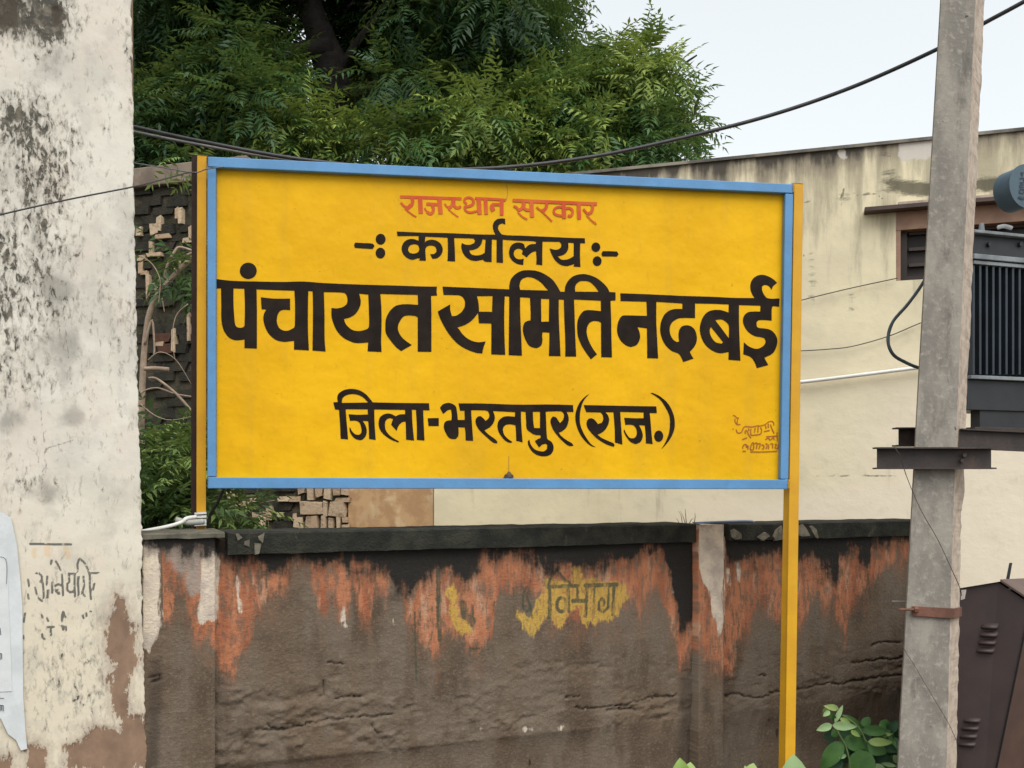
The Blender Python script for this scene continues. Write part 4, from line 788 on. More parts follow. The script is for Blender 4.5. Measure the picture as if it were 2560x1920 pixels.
LET.append([chain((A_, [(95, 858), (600, 880), (1100, 890), (1700, 915), (2045, 920), (2010, 850), (1990, 760), (2010, 680), (2060, 625)]),
    (B_, [(60, 605), (110, 600), (180, 605), (185, 720), (120, 700), (60, 725), (40, 790), (70, 860), (130, 920), (500, 940), (1000, 962), (1500, 985), (1755, 990), (1758, 1092), (1665, 1088), (1660, 1300), (1668, 1560), (1528, 1548), (1550, 1500), (1480, 1520), (1400, 1540), (1290, 1520), (1190, 1450), (1120, 1350), (1080, 1260), (1058, 1192), (1170, 1220), (1240, 1205), (1285, 1160), (1285, 1100), (1250, 1062), (920, 1058), (915, 1300), (915, 1525), (795, 1508), (800, 1400), (790, 1245), (720, 1265), (650, 1320), (610, 1368), (510, 1300), (530, 1240), (490, 1205), (430, 1198), (370, 1225), (350, 1300), (380, 1370), (440, 1405), (500, 1405), (548, 1392), (540, 1518), (430, 1500), (330, 1440), (270, 1350), (258, 1250), (290, 1150), (350, 1095), (430, 1075), (510, 1085), (555, 1110), (575, 1190), (640, 1130), (700, 1108), (780, 1105), (795, 1070), (740, 1048), (450, 1040), (135, 1018), (135, 1250), (140, 1478), (10, 1470), (12, 1020)]),
    (A_, [(1975, 1015), (1970, 1200), (1968, 1462), (1835, 1450), (1800, 1415), (1740, 1425), (1650, 1438), (1540, 1415), (1440, 1340), (1390, 1250), (1368, 1170), (1378, 1085), (1450, 1115), (1540, 1120), (1620, 1090), (1640, 1040), (1610, 995), (1228, 985), (1240, 1200), (1248, 1450), (1095, 1440), (1105, 1250), (1098, 980), (660, 958), (650, 1070), (700, 1035), (790, 1020), (880, 1040), (960, 1100), (1002, 1200), (985, 1290), (930, 1360), (870, 1390), (798, 1395), (752, 1305), (830, 1300), (875, 1260), (875, 1200), (840, 1150), (770, 1135), (700, 1150), (665, 1190), (660, 1250), (670, 1435), (528, 1430), (560, 1390), (500, 1390), (400, 1415), (300, 1380), (220, 1300), (190, 1200), (210, 1110), (270, 1040), (350, 1008), (430, 1008), (525, 1040), (525, 945), (107, 948)])),
    chain((A_, [(330, 1170), (370, 1125), (440, 1110), (500, 1120), (530, 1160), (535, 1230), (500, 1275), (420, 1295), (350, 1280), (320, 1230)])),
    chain((A_, [(1790, 1010), (1850, 1020), (1840, 1150), (1830, 1280), (1750, 1320), (1640, 1330), (1560, 1300), (1525, 1230), (1620, 1215), (1700, 1180), (1760, 1110), (1780, 1050)])),
    chain((B_, [(1425, 1078), (1535, 1085), (1535, 1345), (1460, 1390), (1380, 1415), (1290, 1410), (1220, 1350), (1330, 1320), (1400, 1260), (1430, 1180), (1430, 1120)]))])
LET.append([chain((C3, [(170, 408), (300, 415), (440, 425), (470, 460), (440, 505), (300, 498), (170, 488), (155, 450)]))])
for Zz, e in ((C3, (563, 355, 76, 83)), (C3, (560, 568, 74, 82)), (C4, (1780, 478, 68, 72)), (C4, (1800, 692, 68, 75)), (L3, (1706, 970, 78, 98))): LET.append([chain((Zz, ell(*e, 20)[:-1]))])
LET.append([chain((C4, [(1885, 538), (2000, 540), (2105, 545), (2130, 585), (2105, 622), (2000, 620), (1880, 620), (1865, 580)]))])
LET.append([chain((L1, [(92, 385), (170, 380), (160, 310), (180, 240), (250, 185), (340, 158), (450, 155), (560, 185), (660, 250), (730, 330), (775, 385), (1200, 395), (1745, 400), (1755, 525), (1645, 520), (1655, 780), (1668, 1045), (1535, 1035), (1535, 800), (1520, 515), (1450, 512), (1460, 750), (1488, 1045), (1350, 1030), (1345, 800), (1340, 715), (1280, 730), (1220, 790), (1185, 878), (1090, 770), (1125, 670), (1060, 660), (1000, 700), (985, 780), (1000, 870), (1060, 950), (1140, 1010), (1228, 1060), (1215, 1078), (1100, 1035), (980, 955), (900, 860), (875, 760), (890, 660), (950, 600), (1030, 578), (1100, 590), (1170, 625), (1240, 595), (1335, 590), (1330, 515), (800, 508), (805, 750), (825, 1035), (710, 1018), (705, 850), (695, 710), (600, 705), (650, 790), (670, 880), (650, 970), (590, 1030), (530, 1035), (450, 1000), (390, 920), (370, 850), (378, 810), (420, 890), (480, 940), (540, 945), (575, 910), (575, 830), (545, 740), (490, 705), (380, 705), (355, 590), (500, 600), (690, 595), (685, 505), (305, 505), (320, 700), (348, 1025), (218, 1015), (210, 800), (190, 515), (122, 508)])),
    chain((L1, [(240, 395), (250, 320), (300, 270), (400, 243), (500, 250), (600, 295), (695, 388)]))])
LET.append([chain((L1, [(1722, 660), (1915, 655), (1915, 795), (1738, 795)]))])
LET.append([chain((L2, [(-139, 480), (-90, 420), (0, 395), (60, 405), (130, 450), (155, 540), (170, 690), (290, 690), (285, 530), (208, 530), (182, 403), (600, 405), (1200, 425), (1800, 422), (2160, 432), (2170, 552), (2050, 550), (2080, 620), (2085, 700), (2050, 810), (1980, 880), (1915, 910), (1960, 970), (2060, 1045), (2140, 1090), (2170, 1135), (2100, 1140), (2020, 1090), (1900, 970), (1820, 860), (1775, 750), (1775, 680), (1810, 630), (1860, 640), (1900, 690), (1935, 745), (1990, 680), (2005, 600), (1985, 560), (1940, 540), (1690, 545), (1700, 800), (1710, 980), (1725, 1025), (1790, 1070), (1825, 1150), (1810, 1240), (1750, 1300), (1650, 1318), (1540, 1295), (1450, 1230), (1390, 1130), (1378, 1060), (1405, 1025), (1430, 1110), (1490, 1190), (1580, 1228), (1660, 1230), (1710, 1190), (1715, 1120), (1690, 1100), (1630, 1115), (1575, 1165), (1500, 1055), (1560, 1015), (1600, 1000), (1600, 955), (1500, 945), (1420, 900), (1360, 840), (1350, 700), (1340, 550), (1262, 545), (1265, 750), (1290, 1075), (1180, 1050), (1175, 900), (1165, 780), (1050, 765), (980, 790), (950, 850), (970, 940), (1030, 1010), (1115, 1070), (1080, 1085), (1000, 1055), (920, 970), (870, 880), (855, 780), (880, 700), (950, 640), (1030, 625), (1155, 635), (1160, 555), (780, 535), (810, 640), (790, 730), (730, 810), (630, 870), (700, 940), (800, 1010), (850, 1060), (850, 1095), (780, 1080), (650, 970), (530, 850), (480, 750), (480, 680), (520, 630), (570, 625), (610, 660), (650, 705), (700, 660), (715, 600), (690, 540), (640, 525), (400, 520), (410, 700), (435, 1050), (305, 1045), (300, 900), (290, 820), (180, 815), (180, 960), (140, 1015), (90, 1020), (20, 1000), (-40, 910), (-72, 820), (-60, 740), (-20, 705), (60, 695), (65, 600), (50, 510), (0, 520), (-50, 560), (-85, 585)])),
    chain((L2, [(1465, 548), (1590, 550), (1590, 830), (1490, 828), (1478, 750)]))])
LET.append([chain((L3, [(510, 235), (430, 290), (340, 390), (280, 530), (265, 660), (290, 800), (350, 940), (450, 1070), (540, 1140), (625, 1162), (540, 1110), (470, 1020), (400, 900), (350, 760), (345, 600), (370, 460), (420, 340)]))])
LET.append([chain((L3, [(1560, 222), (1610, 225), (1740, 290), (1870, 410), (1960, 590), (1985, 780), (1950, 930), (1860, 1080), (1745, 1205), (1820, 1080), (1880, 930), (1900, 780), (1890, 620), (1820, 470), (1740, 350), (1640, 270)]))])
LET.append([chain((L3, [(408, 432), (700, 438), (1200, 448), (1665, 455), (1675, 572), (1550, 570), (1560, 650), (1580, 900), (1602, 1105), (1485, 1095), (1480, 950), (1465, 785), (1365, 780), (1415, 880), (1430, 980), (1390, 1070), (1310, 1108), (1220, 1070), (1140, 970), (1100, 880), (1110, 850), (1150, 930), (1210, 1000), (1280, 1005), (1320, 960), (1325, 870), (1290, 800), (1240, 775), (1130, 775), (1110, 652), (1300, 660), (1445, 660), (1445, 560), (1040, 550), (1050, 700), (1080, 1118), (950, 1078), (945, 850), (925, 558), (785, 555), (835, 620), (850, 700), (820, 800), (750, 890), (650, 945), (720, 1000), (850, 1060), (920, 1090), (945, 1125), (930, 1155), (800, 1110), (640, 1010), (530, 900), (470, 810), (460, 730), (490, 675), (540, 660), (600, 690), (655, 760), (720, 740), (748, 680), (735, 600), (700, 560), (455, 555)]))])
m = Mat('black_letter_paint'); P = m.geo()
lblack = m.fin(m.mix(m.ss(m.noise(P, 12, 6), .35, .7), (.012, .007, .005), (.020, .013, .009)), .5, None, 0, .1)
m = Mat('red_letter_paint'); P = m.geo()
lred = m.fin(m.mix(m.ss(m.noise(P, 9, 6), .35, .7), (.52, .062, .012), (.58, .12, .016)), .5, None, 0, .25)
def letters(name, groups, mat, off):
    b = MB()
    for loops in groups:
        lp = [smooth_poly(l) for l in loops]; tri = tessellate_polygon([[Vector((p.x, -p.y, 0)) for p in l] for l in lp])
        flat = [p for l in lp for p in l]; b.add([SG.hit(p.x, p.y, off) for p in flat], [tuple(t) for t in tri])
    return b.build(name, mat, sg)
letters('office_name_lettering', [LET[0], LET[1], LET[2], LET[3]], lblack, -REC + .0016)
letters('heading_lettering', LET[4:10] + [LET[11]], lblack, -REC + .0016)
letters('district_lettering', [LET[10]] + LET[12:], lblack, -REC + .0016)
RED = [(60, A_, [(160, 172), (700, 190), (1375, 212)]), (66, A_, [(395, 200), (408, 270), (385, 340), (330, 375)]), (78, A_, [(380, 330), (330, 380), (285, 395)]), (46, A_, [(175, 285), (230, 350), (290, 385)]), (30, A_, [(250, 400), (330, 470), (410, 530), (480, 570)]),
       (86, A_, [(555, 200), (570, 505)]), (62, A_, [(680, 312), (900, 325)]), (86, A_, [(935, 200), (962, 515)]), (60, A_, [(790, 330), (815, 390), (815, 450), (780, 500), (740, 500), (690, 465)]), (30, A_, [(700, 470), (665, 430), (645, 390)]),
       (62, A_, [(1205, 230), (1195, 310), (1150, 380), (1110, 375)]), (34, A_, [(1040, 305), (1080, 360), (1120, 380)]), (54, A_, [(1230, 230), (1228, 330), (1270, 385), (1330, 385), (1350, 350)]), (26, A_, [(1110, 410), (1200, 490), (1310, 570)]),
       (46, A_, [(1610, 250), (1570, 200), (1500, 188), (1440, 215), (1435, 275), (1480, 315)]), (54, A_, [(1600, 240), (1612, 290), (1560, 345), (1420, 375)]), (42, A_, [(1425, 385), (1470, 455), (1550, 480), (1690, 450)]), (84, A_, [(1710, 205), (1735, 520)]), (50, A_, [(1640, 200), (1900, 212), (2250, 235)]),
       (72, A_, [(1848, 215), (1862, 520)]), (56, A_, [(1980, 318), (2130, 325)]), (84, A_, [(1990, 330), (1975, 380), (1995, 430), (2005, 450)]), (70, A_, [(2170, 225), (2168, 535)]),
       (64, B_, [(330, 240), (1100, 275), (1995, 312)]), (58, B_, [(540, 270), (540, 340), (500, 410), (440, 430)]), (46, B_, [(345, 360), (400, 375), (450, 440)]), (76, B_, [(700, 280), (715, 575)]), (54, B_, [(560, 300), (560, 390), (610, 430), (690, 425)]), (30, B_, [(430, 470), (520, 560), (620, 615)]),
       (58, B_, [(1000, 290), (995, 370), (940, 440), (890, 440)]), (34, B_, [(800, 370), (860, 420), (910, 450)]), (28, B_, [(920, 470), (1010, 560), (1110, 655)]),
       (78, B_, [(1335, 290), (1350, 600)]), (44, B_, [(1310, 375), (1230, 372), (1155, 415), (1150, 490), (1210, 530), (1310, 545)]), (48, B_, [(1370, 405), (1440, 390), (1505, 430), (1512, 500), (1470, 550), (1420, 535)]),
       (76, B_, [(1635, 310), (1645, 610)]), (58, B_, [(1900, 320), (1910, 400), (1880, 470), (1820, 510)]), (42, B_, [(1725, 410), (1770, 460), (1820, 520)]), (28, B_, [(1790, 530), (1880, 630), (1985, 715)])]
b = MB(); stroke_mesh(b, SG.hit, [(wd / z[2], zc((z[0], z[1]), z[2], p)) for wd, z, p in RED], -REC + .0016); b.build('state_name_lettering', lred, sg)
SIG = [[(580, 310), (640, 330), (690, 380), (750, 380)], [(640, 400), (640, 480), (690, 560), (790, 560)], [(720, 390), (700, 480), (700, 560)], [(575, 685), (600, 695)], [(670, 700), (700, 780), (760, 800), (820, 770), (870, 660), (930, 620), (1100, 630), (1250, 600), (1350, 600), (1480, 560), (1550, 500), (1640, 475), (1700, 510), (1710, 590)],
       [(930, 820), (920, 750), (960, 730), (990, 790), (1030, 870), (1080, 940)], [(1020, 670), (1020, 740)], [(1080, 680), (1070, 800), (1100, 860), (1200, 850), (1350, 820), (1370, 700), (1340, 640)], [(1200, 650), (1180, 780)], [(1280, 620), (1270, 780)], [(1440, 760), (1600, 725)], [(1480, 590), (1500, 680)], [(1560, 540), (1560, 660)], [(1620, 560), (1660, 680), (1720, 810)],
       [(840, 980), (970, 930)], [(1500, 900), (1820, 880)], [(1480, 980), (1560, 940), (1620, 990), (1700, 920), (1720, 990)], [(1800, 780), (1810, 1020)], [(850, 1220), (880, 1130), (950, 1120), (960, 1190), (1000, 1150), (1000, 1250)], [(850, 1305), (940, 1300)], [(1060, 1320), (1400, 1320), (1800, 1300)],
       [(1060, 1250), (1100, 1100), (1150, 1080), (1150, 1250), (1060, 1260)], [(1180, 1090), (1250, 1080), (1230, 1240)], [(1270, 1100), (1340, 1100), (1300, 1240)], [(1370, 1130), (1430, 1140), (1440, 1220), (1380, 1240)], [(1480, 1100), (1530, 1110), (1500, 1240)], [(1570, 1110), (1570, 1240)], [(1620, 1100), (1680, 1100), (1680, 1220)], [(1740, 1110), (1780, 1120), (1750, 1200), (1820, 1220), (1830, 1110)]]
b = MB(); stroke_mesh(b, SG.hit, [(2.6, zc((1780, 1010), 11.06, p)) for p in SIG], -REC + .0016); b.build('painter_signature', paint('signature_paint', (.40, .12, .012)), sg)
# darker ribbons: a crease at the panel top, a short line lower down
crd = paint('crease_tone', (.42, .24, .03))
for q_ in ([(2.0, [(1266, 462), (1269, 480), (1266, 500)])], [(1.6, [(1272, 1140), (1272, 1180)])]):
    b = MB(); stroke_mesh(b, SG.hit, q_, -REC + .0012); b.build('crease', crd, sg)
# mud nest on the bottom rail
b = MB(); r_ = random.Random(3); c0 = SG.hit(1272, 1190, -.03); ring = []
for j in range(5):
    for i in range(10):
        a = 2 * math.pi * i / 10; t = j / 4; rr = .021 * math.cos(t * 1.35) * r_.uniform(.8, 1.15); ring.append(c0 + Vector((math.cos(a) * rr, math.sin(a) * rr * .8, -.009 + t * .026 + r_.uniform(-.002, .002))))
b.add(ring, [(j * 10 + i, j * 10 + (i + 1) % 10, (j + 1) * 10 + (i + 1) % 10, (j + 1) * 10 + i) for j in range(4) for i in range(10)] + [tuple(range(40, 50)), tuple(range(9, -1, -1))])
tag(b.build('insect_nest', paint('nest_mud', (.05, .032, .022), (.09, .06, .035), 60)), 'small dark mud nest sitting on the bottom rail of the yellow sign', 'nest')

# ------------------------------------------------------------------ concrete pole and steelwork
m = Mat('pole_concrete'); P = m.geo()
q = m.noise(m.scl(P, (1, 1, .5)), 6, 8, .62); q2 = m.noise(P, 34, 6, .65); hv = m.voro(P, 26)
c = m.mix(m.ss(q, .40, .60), (.30, .27, .23), (.205, .185, .16)); c = m.mix(m.ma('MULTIPLY', m.ss(q2, .5, .66), .6), c, (.37, .335, .29)); c = m.mix(m.ss(m.noise(m.scl(P, (1, 1, .35)), 13, 7, .7), .53, .66, 0, .55), c, (.10, .088, .075))
c = m.mix(m.ss(m.noise(P, 22, 2), .71, .74, 0, .8), c, (.05, .04, .035)); conc = m.fin(c, .9, m.bump(m.ma('ADD', q2, m.ma('MULTIPLY', q, .6)), .55, .006), 0, .25)
m = Mat('pole_lit_concrete'); P = m.geo(); q = m.noise(P, 20, 7, .65)
cpe = m.fin(m.mix(m.ss(q, .4, .66), (.47, .385, .31), (.33, .265, .215)), .9, m.bump(q, .5, .006), 0, .25)  # paler copy of the pole concrete, painted as the side catching light
cp_ = thing('concrete_pole', 'tall weathered square concrete electricity pole in front of the transformer', 'utility pole', low(2310, 4.0))
PT = [(-1400, 2420, 2493, 2512), (0, 2350, 2439, 2460), (960, 2294, 2396, 2418), (1280, 2277, 2383, 2404), (1920, 2242, 2366, 2391), (2181, 2228, 2358, 2385)]
rows = []; ys = list(np.arange(-1400, -40, 40)) + list(np.arange(-40, 1960, 9)) + [2000, 2100, 2181]
def pole_x(yy, k): return float(np.interp(yy, [p[0] for p in PT], [p[k] for p in PT]))
fr, sd = MB(), MB(); YP = 4.0
for yy in ys:
    n1 = float(fbm(np.array([yy / 30.0]), np.array([1.1]))[0] - .5) * 3.2; n2_ = float(fbm(np.array([yy / 22.0]), np.array([8.1]))[0] - .5); n2_ = n2_ * 7 if abs(n2_) > .1 else n2_ * 3
    if 1180 < yy < 1290: n2_ += 5 * math.sin((yy - 1180) / 28.0)
    l, e, r2 = pole_x(yy, 1), pole_x(yy, 2), pole_x(yy, 3); rows.append((at(l, yy, YP + .01), at(l + 3 + n1 * .3, yy, YP), at((l + e) / 2, yy, YP), at(e - 2 + n1, yy, YP), at(e + n1, yy, YP + .004), at(r2 + n2_, yy, YP + .12), at(r2 - 2, yy, YP + .19), at(l + 10, yy, YP + .19)))
    for row in rows[-1:]:
        z = row[2].z
        for v in row: v.z = max(z, 0)
n = len(rows)
fr.add([r_[i] for r_ in rows for i in (7, 0, 1, 2, 3, 4)], [(j * 6 + i, j * 6 + i + 1, (j + 1) * 6 + i + 1, (j + 1) * 6 + i) for j in range(n - 1) for i in range(5)])
sd.add([r_[i] for r_ in rows for i in (4, 5, 6, 7)], [(j * 4 + i, j * 4 + i + 1, (j + 1) * 4 + i + 1, (j + 1) * 4 + i) for j in range(n - 1) for i in range(3)] + [(0, 3, 2, 1)])
fr.build('shaft_face', conc, cp_); sd.build('shaft_side', cpe, cp_)
rust = paint('rusty_steel', (.050, .036, .031), (.032, .025, .023), 8, .6, .4, .003, spec=.4, grime=(.10, .058, .042), gs=6, gl=.52, gh=.72)
rustband = paint('rusty_band', (.17, .075, .05), (.11, .05, .035), 14, .8, .5, .003)
def channel(name, label, x0, x1, y0, y1, Y, dep, x0f=None, x1b=None, slope=0.0, parts_name='web'):
    """C-section beam: web at the back, flanges towards the camera"""
    t = thing(name, label, 'steel beam', at((x0 + x1) / 2, (y0 + y1) / 2, Y)); x0f = x0f or x0
    def P_(x, y, Y_): return at(x, y + slope * (x - x0), Y_)
    b = MB(); b.hexa([P_(x0, y1 - 3, Y), P_(x1, y1 - 3, Y), P_(x1, y0 + 3, Y), P_(x0, y0 + 3, Y), P_(x0, y1 - 3, Y + .008), P_(x1, y1 - 3, Y + .008), P_(x1, y0 + 3, Y + .008), P_(x0, y0 + 3, Y + .008)]); b.build('web', rust, t)
    Yn = Y - dep
    for (ya, yb_) in ((y0, y0 + 3.6), (y1 - 3.6, y1)):
        A = [P_(x0f, yb_, Y + .008), P_(x1, yb_, Y + .008)]; zt0, zt1 = P_(x0f, ya, Y + .008), P_(x1, ya, Y + .008)
        sh = Vector((0, -dep, 0)); b = MB(); b.hexa([A[0] + sh, A[1] + sh, zt1 + sh, zt0 + sh, A[0], A[1], zt1, zt0]); b.build('flange', rust, t)
    return t
# the steel rests on and is bolted to the pole
channel('steel_channel', 'lower dark steel channel bolted across the front of the concrete pole', 2192, 2478, 1119, 1173, 3.985, .045, x0f=2181)
channel('steel_channel', 'short stub of steel channel sticking out left behind the concrete pole', 2246, 2300, 1070, 1117, 4.20, .05, x0f=2230)
channel('steel_channel', 'long dark steel channel running right from the pole under the transformer', 2398, 2760, 1072, 1122, 4.03, .03, slope=.045)
b = MB(); 
for (x, y) in ((2412, 1138), (2406, 1152)): b.cyl(at(x, y, 3.98), at(x, y, 3.955), .008, 6)
tag(b.build('bolt', rust), 'rusty bolt heads on the face of the lower steel channel', 'bolt')
# clamp band
kt = thing('pole_clamp', 'rust brown steel clamp band round the concrete pole with bolts at its left', 'clamp', at(2340, 1530, 3.99))
b = MB(); b.hexa([at(2281, 1540, 3.985), at(2386, 1547, 3.985), at(2386, 1521, 3.985), at(2281, 1515, 3.985), at(2281, 1540, 3.999), at(2386, 1547, 3.999), at(2386, 1521, 3.999), at(2281, 1515, 3.999)])
b.hexa([at(2386, 1547, 3.985), at(2405, 1541, 4.10), at(2405, 1517, 4.10), at(2386, 1521, 3.985), at(2384, 1547, 3.999), at(2403, 1541, 4.12), at(2403, 1517, 4.12), at(2384, 1521, 3.999)]); b.build('band', rustband, kt, bevel=.002)
b = MB(); b.cyl(at(2248, 1524, 3.99), at(2292, 1524, 3.975), .0055, 8); b.cyl(at(2286, 1524, 3.978), at(2296, 1524, 3.974), .013, 6); b.build('bolt', rustband, kt)
b = MB(); b.cyl(at(2230, 1504, 4.12), at(2290, 1505, 4.10), .005, 8); b.build('bolt', paint('galvanised', (.34, .31, .28), (.2, .17, .15)), kt)
b = MB(); b.hexa([at(2402, 1500, 4.13), at(2412, 1497, 4.13), at(2416, 1474, 4.13), at(2402, 1475, 4.13), at(2402, 1500, 4.17), at(2412, 1497, 4.17), at(2416, 1474, 4.17), at(2402, 1475, 4.17)]); b.build('bracket_plate', bpy.data.materials['lime_wash'], kt)

# transformer
TRF = Plane(at(2400, 0, 4.42), at(2560, 0, 4.53))
tm = thing('transformer', 'dark finned electrical transformer on steel channels behind the concrete pole', 'transformer', TRF.hit(2520, 1068))
tdark = paint('transformer_grey', (.012, .013, .015), (.019, .020, .022), 6, .55, .2, .002, spec=.5, grime=(.05, .05, .048), gs=5)
tlite = paint('transformer_flange', (.23, .25, .26), (.14, .15, .16), 9, .5, .2, .002, spec=.4)
def tb(name, x0, x1, y0, y1, f, bk, mat, bev=.003):
    s0, z1_ = TRF.sz(x0, y0); s1 = TRF.sz(x1, y0)[0]; z0_ = TRF.sz(x0, y1)[1]; b = MB(); b.box(TRF, s0, s1, z0_, z1_, f, bk); return b.build(name, mat, tm, bevel=bev)
tb('lid', 2424, 2760, 577, 585, .03, -.24, tlite); tb('upper_tank', 2432, 2750, 585, 636, .0, -.2, tdark)
tb('flange', 2424, 2760, 637, 650, .03, -.2, tlite); tb('flange', 2427, 2760, 653, 662, .022, -.2, tlite, .002); tb('tank', 2440, 2740, 662, 940, -.08, -.3, tdark)
tb('flange', 2424, 2760, 938, 947, .012, -.2, tlite, .002); tb('lower_tank', 2422, 2760, 948, 1024, -.01, -.2, tdark); tb('base', 2458, 2740, 1024, 1070, -.02, -.08, tdark)
tb('foot_plate', 2438, 2740, 1067, 1073, .0, -.10, rust, .001)
for k in range(19): 
    x = 2427 + 16.4 * k; o = tb('cooling_fin', x, x + 5.5, 664, 937, .012, -.08, bpy.data.materials['fin_blue'] if k else paint('fin_blue', (.022, .032, .044), (.016, .021, .028), 5, .42, .2, .002, spec=.5), .0015)
for (x, y, mm) in ((2454, 568, tlite),): b = MB(); c_ = TRF.hit(x, 577, -.03); b.tube([c_, c_ + Vector((0, 0, .035))], [.014, .010], 10); b.build('lid_bolt', mm, tm)
for x in (2470, 2548): b = MB(); c_ = TRF.hit(x, 612, 0); b.cyl(c_ - Vector(TRF.n) * .01, c_ + Vector(TRF.n) * .014, .011, 8); b.build('tank_stud', tdark, tm)
b = MB(); c_ = TRF.hit(2495, 575, -.02); b.tube(smooth_path([c_ + Vector((0, 0, .012)), c_ + Vector((.03, 0, .018)), c_ + Vector((.065, 0, .008))], 4), .010, 8); b.build('white_fitting', paint('white_porcelain', (.7, .7, .7), rough=.3), tm, True)
cvm = paint('conservator_blue', (.075, .115, .145), (.058, .09, .115), 7, .55, .2, .002)
cc_ = TRF.hit(2566, 466, .10); rC = 56 * 4.35 / F
b = MB(); nn = Vector(TRF.n); b.tube([cc_ - nn * .10, cc_ - nn * .004, cc_, cc_ + nn * .004], [rC * .93, rC * .93, rC, rC], 40); b.build('conservator_drum', cvm, tm, False)
b = MB(); b.cyl(TRF.hit(2590, 577, -.1), TRF.hit(2590, 500, -.1), .02, 10); b.build('conservator_pipe', tdark, tm)
b = MB()
for (w_, p) in [(3, [(2552, 432), (2560, 432)]), (3, [(2556, 432), (2556, 440)]), (2.5, [(2550, 446), (2560, 446), (2560, 456), (2550, 456)]), (2.5, [(2550, 462), (2560, 462)]), (2.5, [(2550, 468), (2560, 468)]), (2.5, [(2551, 462), (2551, 468)]), (2.5, [(2550, 474), (2560, 474), (2560, 482), (2550, 482), (2550, 474)]), (6, [(2546, 492), (2556, 496), (2562, 494)])]:
    stroke_mesh(b, lambda x, y, o: TRF.hit(x, y, .107 + o), [(w_, p)], 0)
b.build('embossed_mark', paint('mark_dark', (.03, .045, .06)), tm)

# feeder cabinet
cb = thing('feeder_cabinet', 'dark maroon brown steel distribution cabinet with louvres right of the pole', 'cabinet', low(2500, 4.6))
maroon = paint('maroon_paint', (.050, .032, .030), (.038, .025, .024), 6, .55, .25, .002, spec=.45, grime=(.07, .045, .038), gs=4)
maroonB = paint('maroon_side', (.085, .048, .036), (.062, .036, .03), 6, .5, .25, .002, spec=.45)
c1, c2, c3, c4, c5 = at(2300, 1488, 4.62), at(2495, 1456, 4.45), at(2574, 1508, 4.36), at(2452, 2103, 4.36), at(2200, 2052, 4.62)
for v in (c4, c5): v.z = 0
d1, d2, d3, d4 = at(2880, 1530, 4.9), at(2780, 1440, 5.1), at(2760, 2000, 4.9), at(2500, 2000, 5.3); d3.z = 0; d4.z = 0; d5 = at(2560, 1470, 5.3)
b = MB(); b.add([c1, c2, c3, c4, c5], [(4, 3, 2, 1, 0)]); b.build('end_panel', maroon, cb)
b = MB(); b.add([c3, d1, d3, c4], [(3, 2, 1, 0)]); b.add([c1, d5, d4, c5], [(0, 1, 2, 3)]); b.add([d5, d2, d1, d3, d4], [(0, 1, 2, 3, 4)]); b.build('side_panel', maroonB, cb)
ov = Vector((0, -.02, .006)); b = MB(); b.add([c2 + ov, d2, d1 + ov, c3 + ov, c2 + ov + Vector((0, 0, .01)), d2 + Vector((0, 0, .01)), d1 + ov + Vector((0, 0, .01)), c3 + ov + Vector((0, 0, .01))], [(0, 1, 2, 3), (7, 6, 5, 4), (0, 3, 7, 4), (3, 2, 6, 7), (0, 4, 5, 1)])
b.add([c1 + ov, c2 + ov, d2, d5], [(0, 1, 2, 3)]); b.build('roof', paint('roof_maroon', (.13, .09, .08), (.1, .07, .062), 6, .5), cb)
CA = Plane3(c2, c3, c4)
for i, (x0, x1, y0, y1) in enumerate([(1385, 1500, 715, 768), (1375, 1497, 768, 820), (1365, 1485, 820, 870), (1355, 1475, 872, 922), (1268, 1385, 1325, 1375), (1255, 1375, 1375, 1425), (1245, 1365, 1425, 1478), (1235, 1355, 1478, 1530)]):
    xa, xb = 1920 + x0 / 2.592, 1920 + x1 / 2.592; ya, yb_ = 1280 + y0 / 2.592, 1280 + y1 / 2.592; h = yb_ - ya; b = MB(); rr = []; sh = -.2 * h
    for j in range(7):
        t = j / 6; prf = (0, .008, .015, .021, .024, .022, 0)[j]; ins = 5 if j in (0, 6) else (2 if j in (1, 5) else 0)
        rr += [CA.hit(xa + ins + sh * t, ya + h * (.04 + .86 * t), .0006), CA.hit(xa + ins + 4 + sh * t, ya + h * (.04 + .86 * t), prf + .0006), CA.hit(xb - ins - 4 + sh * t, ya + h * (.04 + .86 * t) + 1.5, prf + .0006), CA.hit(xb - ins + sh * t, ya + h * (.04 + .86 * t) + 1.5, .0006)]
    b.add(rr, [(j * 4 + i_, j * 4 + i_ + 1, (j + 1) * 4 + i_ + 1, (j + 1) * 4 + i_) for j in range(6) for i_ in range(3)]); b.build('louvre', maroon, cb, True)
b = MB(); b.tube([c3 + Vector((0, -.006, -.01)), c4 + Vector((0, -.006, 0))], .004, 6); b.build('corner_seam', paint('seam_black', (.008, .007, .007)), cb)
b = MB(); b.hexa([at(2513, 1458, 4.55), at(2522, 1458, 4.55), at(2531, 1407, 4.55), at(2523, 1407, 4.55), at(2513, 1458, 4.56), at(2522, 1458, 4.56), at(2531, 1407, 4.56), at(2523, 1407, 4.56)])
b.build('roof_lug', tdark, cb)

